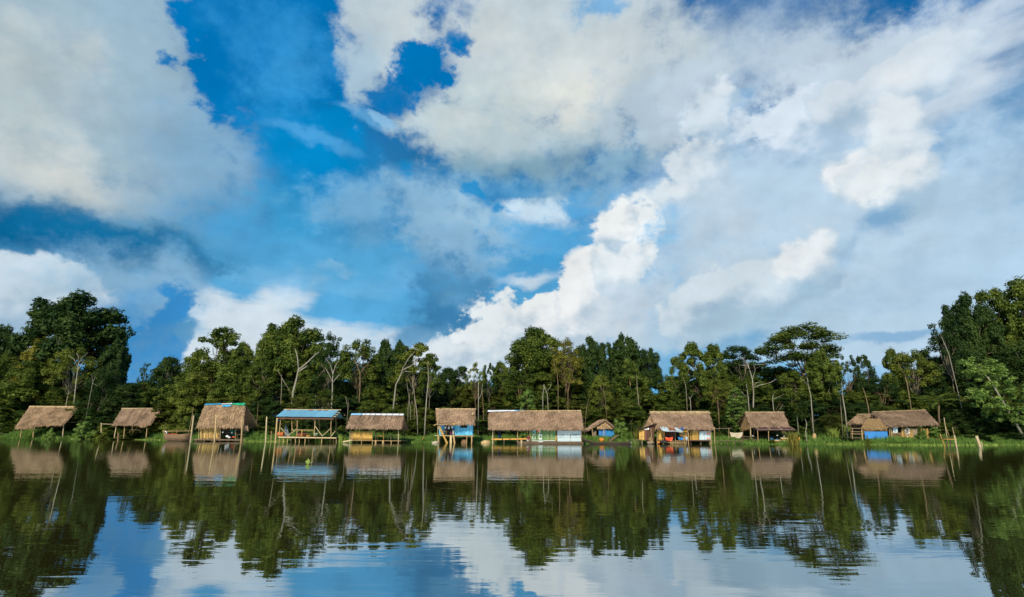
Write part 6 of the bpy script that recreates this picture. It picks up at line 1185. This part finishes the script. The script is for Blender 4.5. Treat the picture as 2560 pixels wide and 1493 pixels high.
# landing and stakes on the right
for (xb, yb, xt, yt, r, mt, lb) in ((2362, 1116, 2350, 1086, .055, 'plank', 'yellow leaning stake in the grass right of the rightmost house'), (2391, 1120, 2386, 1088, .085, 'pole_pale', 'pale pole in the water at the little landing on the right'), (2450, 1118, 2441, 1090, .15, 'pole_pale', 'thick cut pole standing in the water far right'), (2456, 1114, 2453, 1104, .04, 'pole_pale', 'tiny stake beside the thick cut pole')): pole_at(xb, min(yb, 1117), xt, yt, r, mt, lb)
lone_pole(2386, 1089, 2381, 1068, gy(2388, 1117) , .03, 'pole_pale', 'thin whip rising from the pale pole at the little landing'); lone_pole(2368, 1098, 2360, 1044, gy(2380, 1117) + 3, .035, 'pole_pale', 'slim leaning rod behind the little landing'); lone_pole(2373, 1090, 2364, 1066, gy(2380, 1117) + 3.1, .025, 'pole', 'thin twig crossing the slim leaning rod')
ld = thing('landing', tuple(at(2378, 1100, gy(2380, 1117))), 'little plank landing on the water at the right', 'landing'); board(ld, 2364, 1097, 2391, 1098, gy(2380, 1117) + .1, .07, .8, 'plank', 'deck', 3); board(ld, 2368, 1094, 2386, 1095, gy(2380, 1117) + .6, .07, .5, 'brown_board', 'step', 2); [rail(ld, px, 1117, px, 1098, gy(2380, 1117) + .3, .05, 'old_wood', 'post') for px in (2367, 2376, 2388)]
m = MB(); q = gy(2515, 1111.5); c0, c1 = at(2484, 1109.5, q), at(2546, 1110, q); m.pole([c0, c1], .09, .07, 9); solo(m, 'floating_log', 'pole_pale', 'long pale log floating before the dark bushes at the right edge', 'log')
# ------------------------------------------------------------------ grass, reeds, bushes and small plants
def blades_mesh(name, P, H, Wd, rng, lean=.35, tint=None):
    """upright grass blades: base points, heights, widths"""
    n = len(P); a = rng.uniform(0, 6.283, n); dx, dy = np.cos(a), np.sin(a); l = rng.uniform(.05, lean, n) * H; b = rng.uniform(0, 6.283, n); sx, sy = np.cos(b) * Wd / 2, np.sin(b) * Wd / 2; z = np.zeros(n)
    base = P; mid = P + np.stack([dx * l * .35, dy * l * .35, H * .6], 1); tip = P + np.stack([dx * l, dy * l, H * rng.uniform(.8, 1, n)], 1); s = np.stack([sx, sy, z], 1)
    V = np.stack([base - s, base + s, mid + s * .8, tip, mid - s * .8], 1).reshape(-1, 3); me = bpy.data.meshes.new(name); me.vertices.add(n * 5); me.vertices.foreach_set('co', V.astype(np.float32).ravel())
    me.loops.add(n * 5); me.loops.foreach_set('vertex_index', np.arange(n * 5, dtype=np.int32)); me.polygons.add(n); me.polygons.foreach_set('loop_start', np.arange(0, n * 5, 5, dtype=np.int32)); me.polygons.foreach_set('loop_total', np.full(n, 5, dtype=np.int32)); me.update(calc_edges=True)
    t = rng.uniform(0, 1, n) if tint is None else tint; at_ = me.attributes.new('tint', 'FLOAT', 'FACE'); at_.data.foreach_set('value', t.astype(np.float32)); return me
rg = np.random.default_rng(9)
def bank_grass():
    P = []; H = []; T_ = []
    x0, x1 = yl(-120, 100), yl(2700, 80)
    for i in range(120000):
        x = rg.uniform(x0, x1); d = rg.uniform(0, 1) ** 1.6 * 11 - .5; px = 1280 + x / 78 * FPX; sy = shoreY(x)
        left = px < 640; n = mnoise.noise((x * .22, d * .3, 4)); n2 = mnoise.noise((x * .9, d, 9))
        h = (.46 + .36 * n + .32 * n2 + (.38 if left else 0)) * (1 if d > .4 else .6)
        if 1010 < px < 1300: h *= .7
        if d > 6: h *= 1.5
        if h < .07: continue
        y = sy + d; P.append((x, y, max(gz(x, y), -.02) - .03)); H.append(h * rg.uniform(.6, 1.3)); T_.append(min(1, max(0, .58 + n2 * .5 + rg.normal(0, .2))))
    me = blades_mesh('bank_grass', np.array(P), np.array(H), np.full(len(P), .065), rg, .6, np.array(T_)); me.materials.append(M['grass']); o = bpy.data.objects.new('bank_grass', me); COL.objects.link(o); lab(o, kind='stuff', label='low green grass covering the river bank')
bank_grass()
def floating_mat():
    P = []; H = []
    for (px0, px1, dmax, n) in ((-80, 440, 2.2, 9000), (620, 860, 1.0, 2500), (1960, 2350, 1.0, 5000), (2350, 2640, .8, 2000), (860, 1250, .5, 1200)):
        for i in range(n):
            px = rg.uniform(px0, px1); x = yl(px, 85); d = -rg.uniform(0, 1) ** 1.5 * dmax * (1 + .6 * mnoise.noise((x * .4, 0, 3))); P.append((x, shoreY(x) + d + .2, -.02)); H.append(rg.uniform(.06, .26))
    me = blades_mesh('water_plants', np.array(P), np.array(H), np.full(len(P), .11), rg, 1.2); me.materials.append(M['reed']); o = bpy.data.objects.new('water_plants', me); COL.objects.link(o); lab(o, kind='stuff', label='floating water plants along the river edge')
floating_mat()
def reeds(px, py, w, h, n, mat, label, group='clumps of tall reeds on the bank', name='reed_clump', cat='reeds', dy=None, wd=.06, lean=.5):
    Y = (gy(px, py) if dy is None else YS(px) + dy); x = yl(px, Y); z = max(0, gz(x, Y)); P = np.stack([rg.normal(0, w * .30, n), rg.normal(0, .20, n), np.zeros(n) - .03], 1); H = h * rg.uniform(.45, 1.0, n)
    me = blades_mesh(name, P, H, np.full(n, wd), rg, lean); me.materials.append(M[mat]); o = bpy.data.objects.new(name, me); COL.objects.link(o); o.location = (x, Y, z); return lab(o, label, cat, group)
reeds(2118, 1111, 1.1, 2.3, 240, 'reed', 'tall bright green reed clump left of the rightmost house')
reeds(2086, 1111, .8, 1.9, 150, 'reed', 'mid-high green reed clump beside the reddish brown stump')
reeds(2055, 1110, 1.1, 1.2, 170, 'reed', 'low yellow-green reed clump right of the pale broad stump')
reeds(2068, 1110, .8, 1.3, 120, 'weed', 'yellowish reed clump around the thin pale stake')
reeds(855, 1107, .5, 1.3, 60, 'reed', 'bright spiky reeds between the blue-roofed shelter and the white-ridged hut')
reeds(886, 1107, .5, .9, 60, 'grass', 'dark green leaves growing before the plank wall')
reeds(912, 1107, .4, .5, 40, 'grass', 'small green tuft at the middle of the plank wall')
reeds(1835, 1106, 1.0, 1.2, 150, 'weed', 'yellow weeds under the left end of the beige sheet')
reeds(1806, 1104, 1.0, 1.3, 150, 'weed', 'brownish yellow weeds left of the beige sheet')
reeds(1642, 1107, .6, .8, 90, 'weed', 'yellow weeds between the lean-to and the yellow wall')
reeds(1615, 1108, .6, .7, 90, 'weed', 'yellow weeds before the lean-to door')
reeds(1600, 1098, 1.2, 1.7, 160, 'weed', 'dry tall weeds behind the rickety jetty', dy=2.5)
reeds(1572, 1098, 1.3, 1.6, 200, 'grass', 'tall green weeds between the small gabled hut and the jetty', dy=2.5)
reeds(1982, 1106, .9, 1.9, 200, 'weed', 'yellow shrub-like weeds at the right of the dark-awning hut', dy=-1.5)
reeds(2380, 1114, .8, .8, 90, 'grass', 'arching grass tuft at the little landing on the right')
reeds(800, 1106, .7, .6, 120, 'grass', 'green tuft in the water before the blue-roofed shelter')
reeds(1172, 1106, .4, .5, 50, 'weed', 'yellowish tuft between the stilts of the blue house')
reeds(2335, 1111, 1.6, .6, 160, 'grass', 'low grass mound at the foot of the bush on the right')
def bush(px, top, w, dy, leaf, label, k=None, group='bushes on the bank'):
    return tree('bush', px, top, w, YS(px) + dy, leaf, 'bark_brown', label, 'bank_bush', k, group, 'bush')
bush(225, 1040, 70, 6.5, 'leaf_bright', 'yellow-green bush right of the leftmost hut'); bush(262, 1058, 52, 8, 'leaf_light', 'bush between the leftmost and the railed hut')
bush(128, 1066, 34, 3.2, 'leaf_bright', 'small bush in the grass before the leftmost hut'); bush(8, 1043, 50, 10, 'leaf_dark', 'dark round bush at the left edge'); bush(40, 1060, 60, 8, 'leaf_mid', 'bush left of the leftmost hut')
bush(650, 1058, 60, 6, 'leaf_mid', 'bush behind the thick yellow pole'); bush(682, 1062, 50, 7, 'leaf_mid', 'bush at the left corner behind the blue-roofed shelter'); bush(850, 1060, 50, 6, 'leaf_mid', 'bush at the right corner behind the blue-roofed shelter'); bush(715, 1060, 26, 6.5, 'leaf_light', 'pointed bush seen through the blue-roofed shelter')
bush(1548, 1042, 46, 3.2, 'leaf_bright', 'bright feathery bush covering the right side of the small gabled hut'); bush(1162, 1084, 17, -.6, 'leaf_dark', 'dark shrub growing before the blue stilt house')
bush(2328, 1057, 58, .8, 'leaf_bright', 'leafy bright bush before the right end of the rightmost house'); bush(2300, 1066, 40, .9, 'leaf_bright', 'lower bright bush before the bamboo wall of the rightmost house'); bush(2168, 1086, 20, 1.2, 'leaf_light', 'little bush before the blue tarpaulin')
bush(2000, 1085, 50, 3, 'leaf_mid', 'round bush right of the log pile'); bush(1930, 1094, 22, .5, 'leaf_light', 'small green bush under the dark awning'); bush(1620, 1040, 40, 8, 'leaf_light', 'broad-leaved bush left of the tin-awning house'); bush(2440, 1085, 90, 3, 'leaf_dark', 'low dark bush behind the thick cut pole'); bush(2535, 1078, 90, 3.5, 'leaf_dark', 'dark bush behind the floating log on the right'); bush(1795, 1078, 40, 6, 'leaf_mid', 'bush behind the thin pole frame')
for px, tp, w, lb in ((1215, 1058, 60, 'bush behind the gap left of the long hut'), (1265, 1062, 70, 'bush seen through the long porch'), (1035, 1075, 50, 'bush behind the two slim white trunks'), (985, 1072, 50, 'bush behind the right half of the white-ridged hut'), (1470, 1062, 40, 'bush between the long hut and the small gabled hut')): bush(px, tp, w, 9, 'leaf_mid', lb)
# a floating plant out on the river
def floating_plant():
    Y = gy(770, 1160.5); c = at(770, 1160.5, Y); e = thing('floating_plant', (c.x, Y, 0), 'small yellow-green plant floating alone on the open water', 'plant'); m = MB()
    for dx, dz, L in ((-.6, .4, .15), (-.1, 1, .18), (.9, .5, .18), (.3, .9, .14), (.7, .25, .14), (-.4, .8, .14)): m.blade((c.x, Y, .0), (dx, random.uniform(-.3, .3), dz), L, .065, .015)
    m.build('leaves', M['reed'], e)
floating_plant()
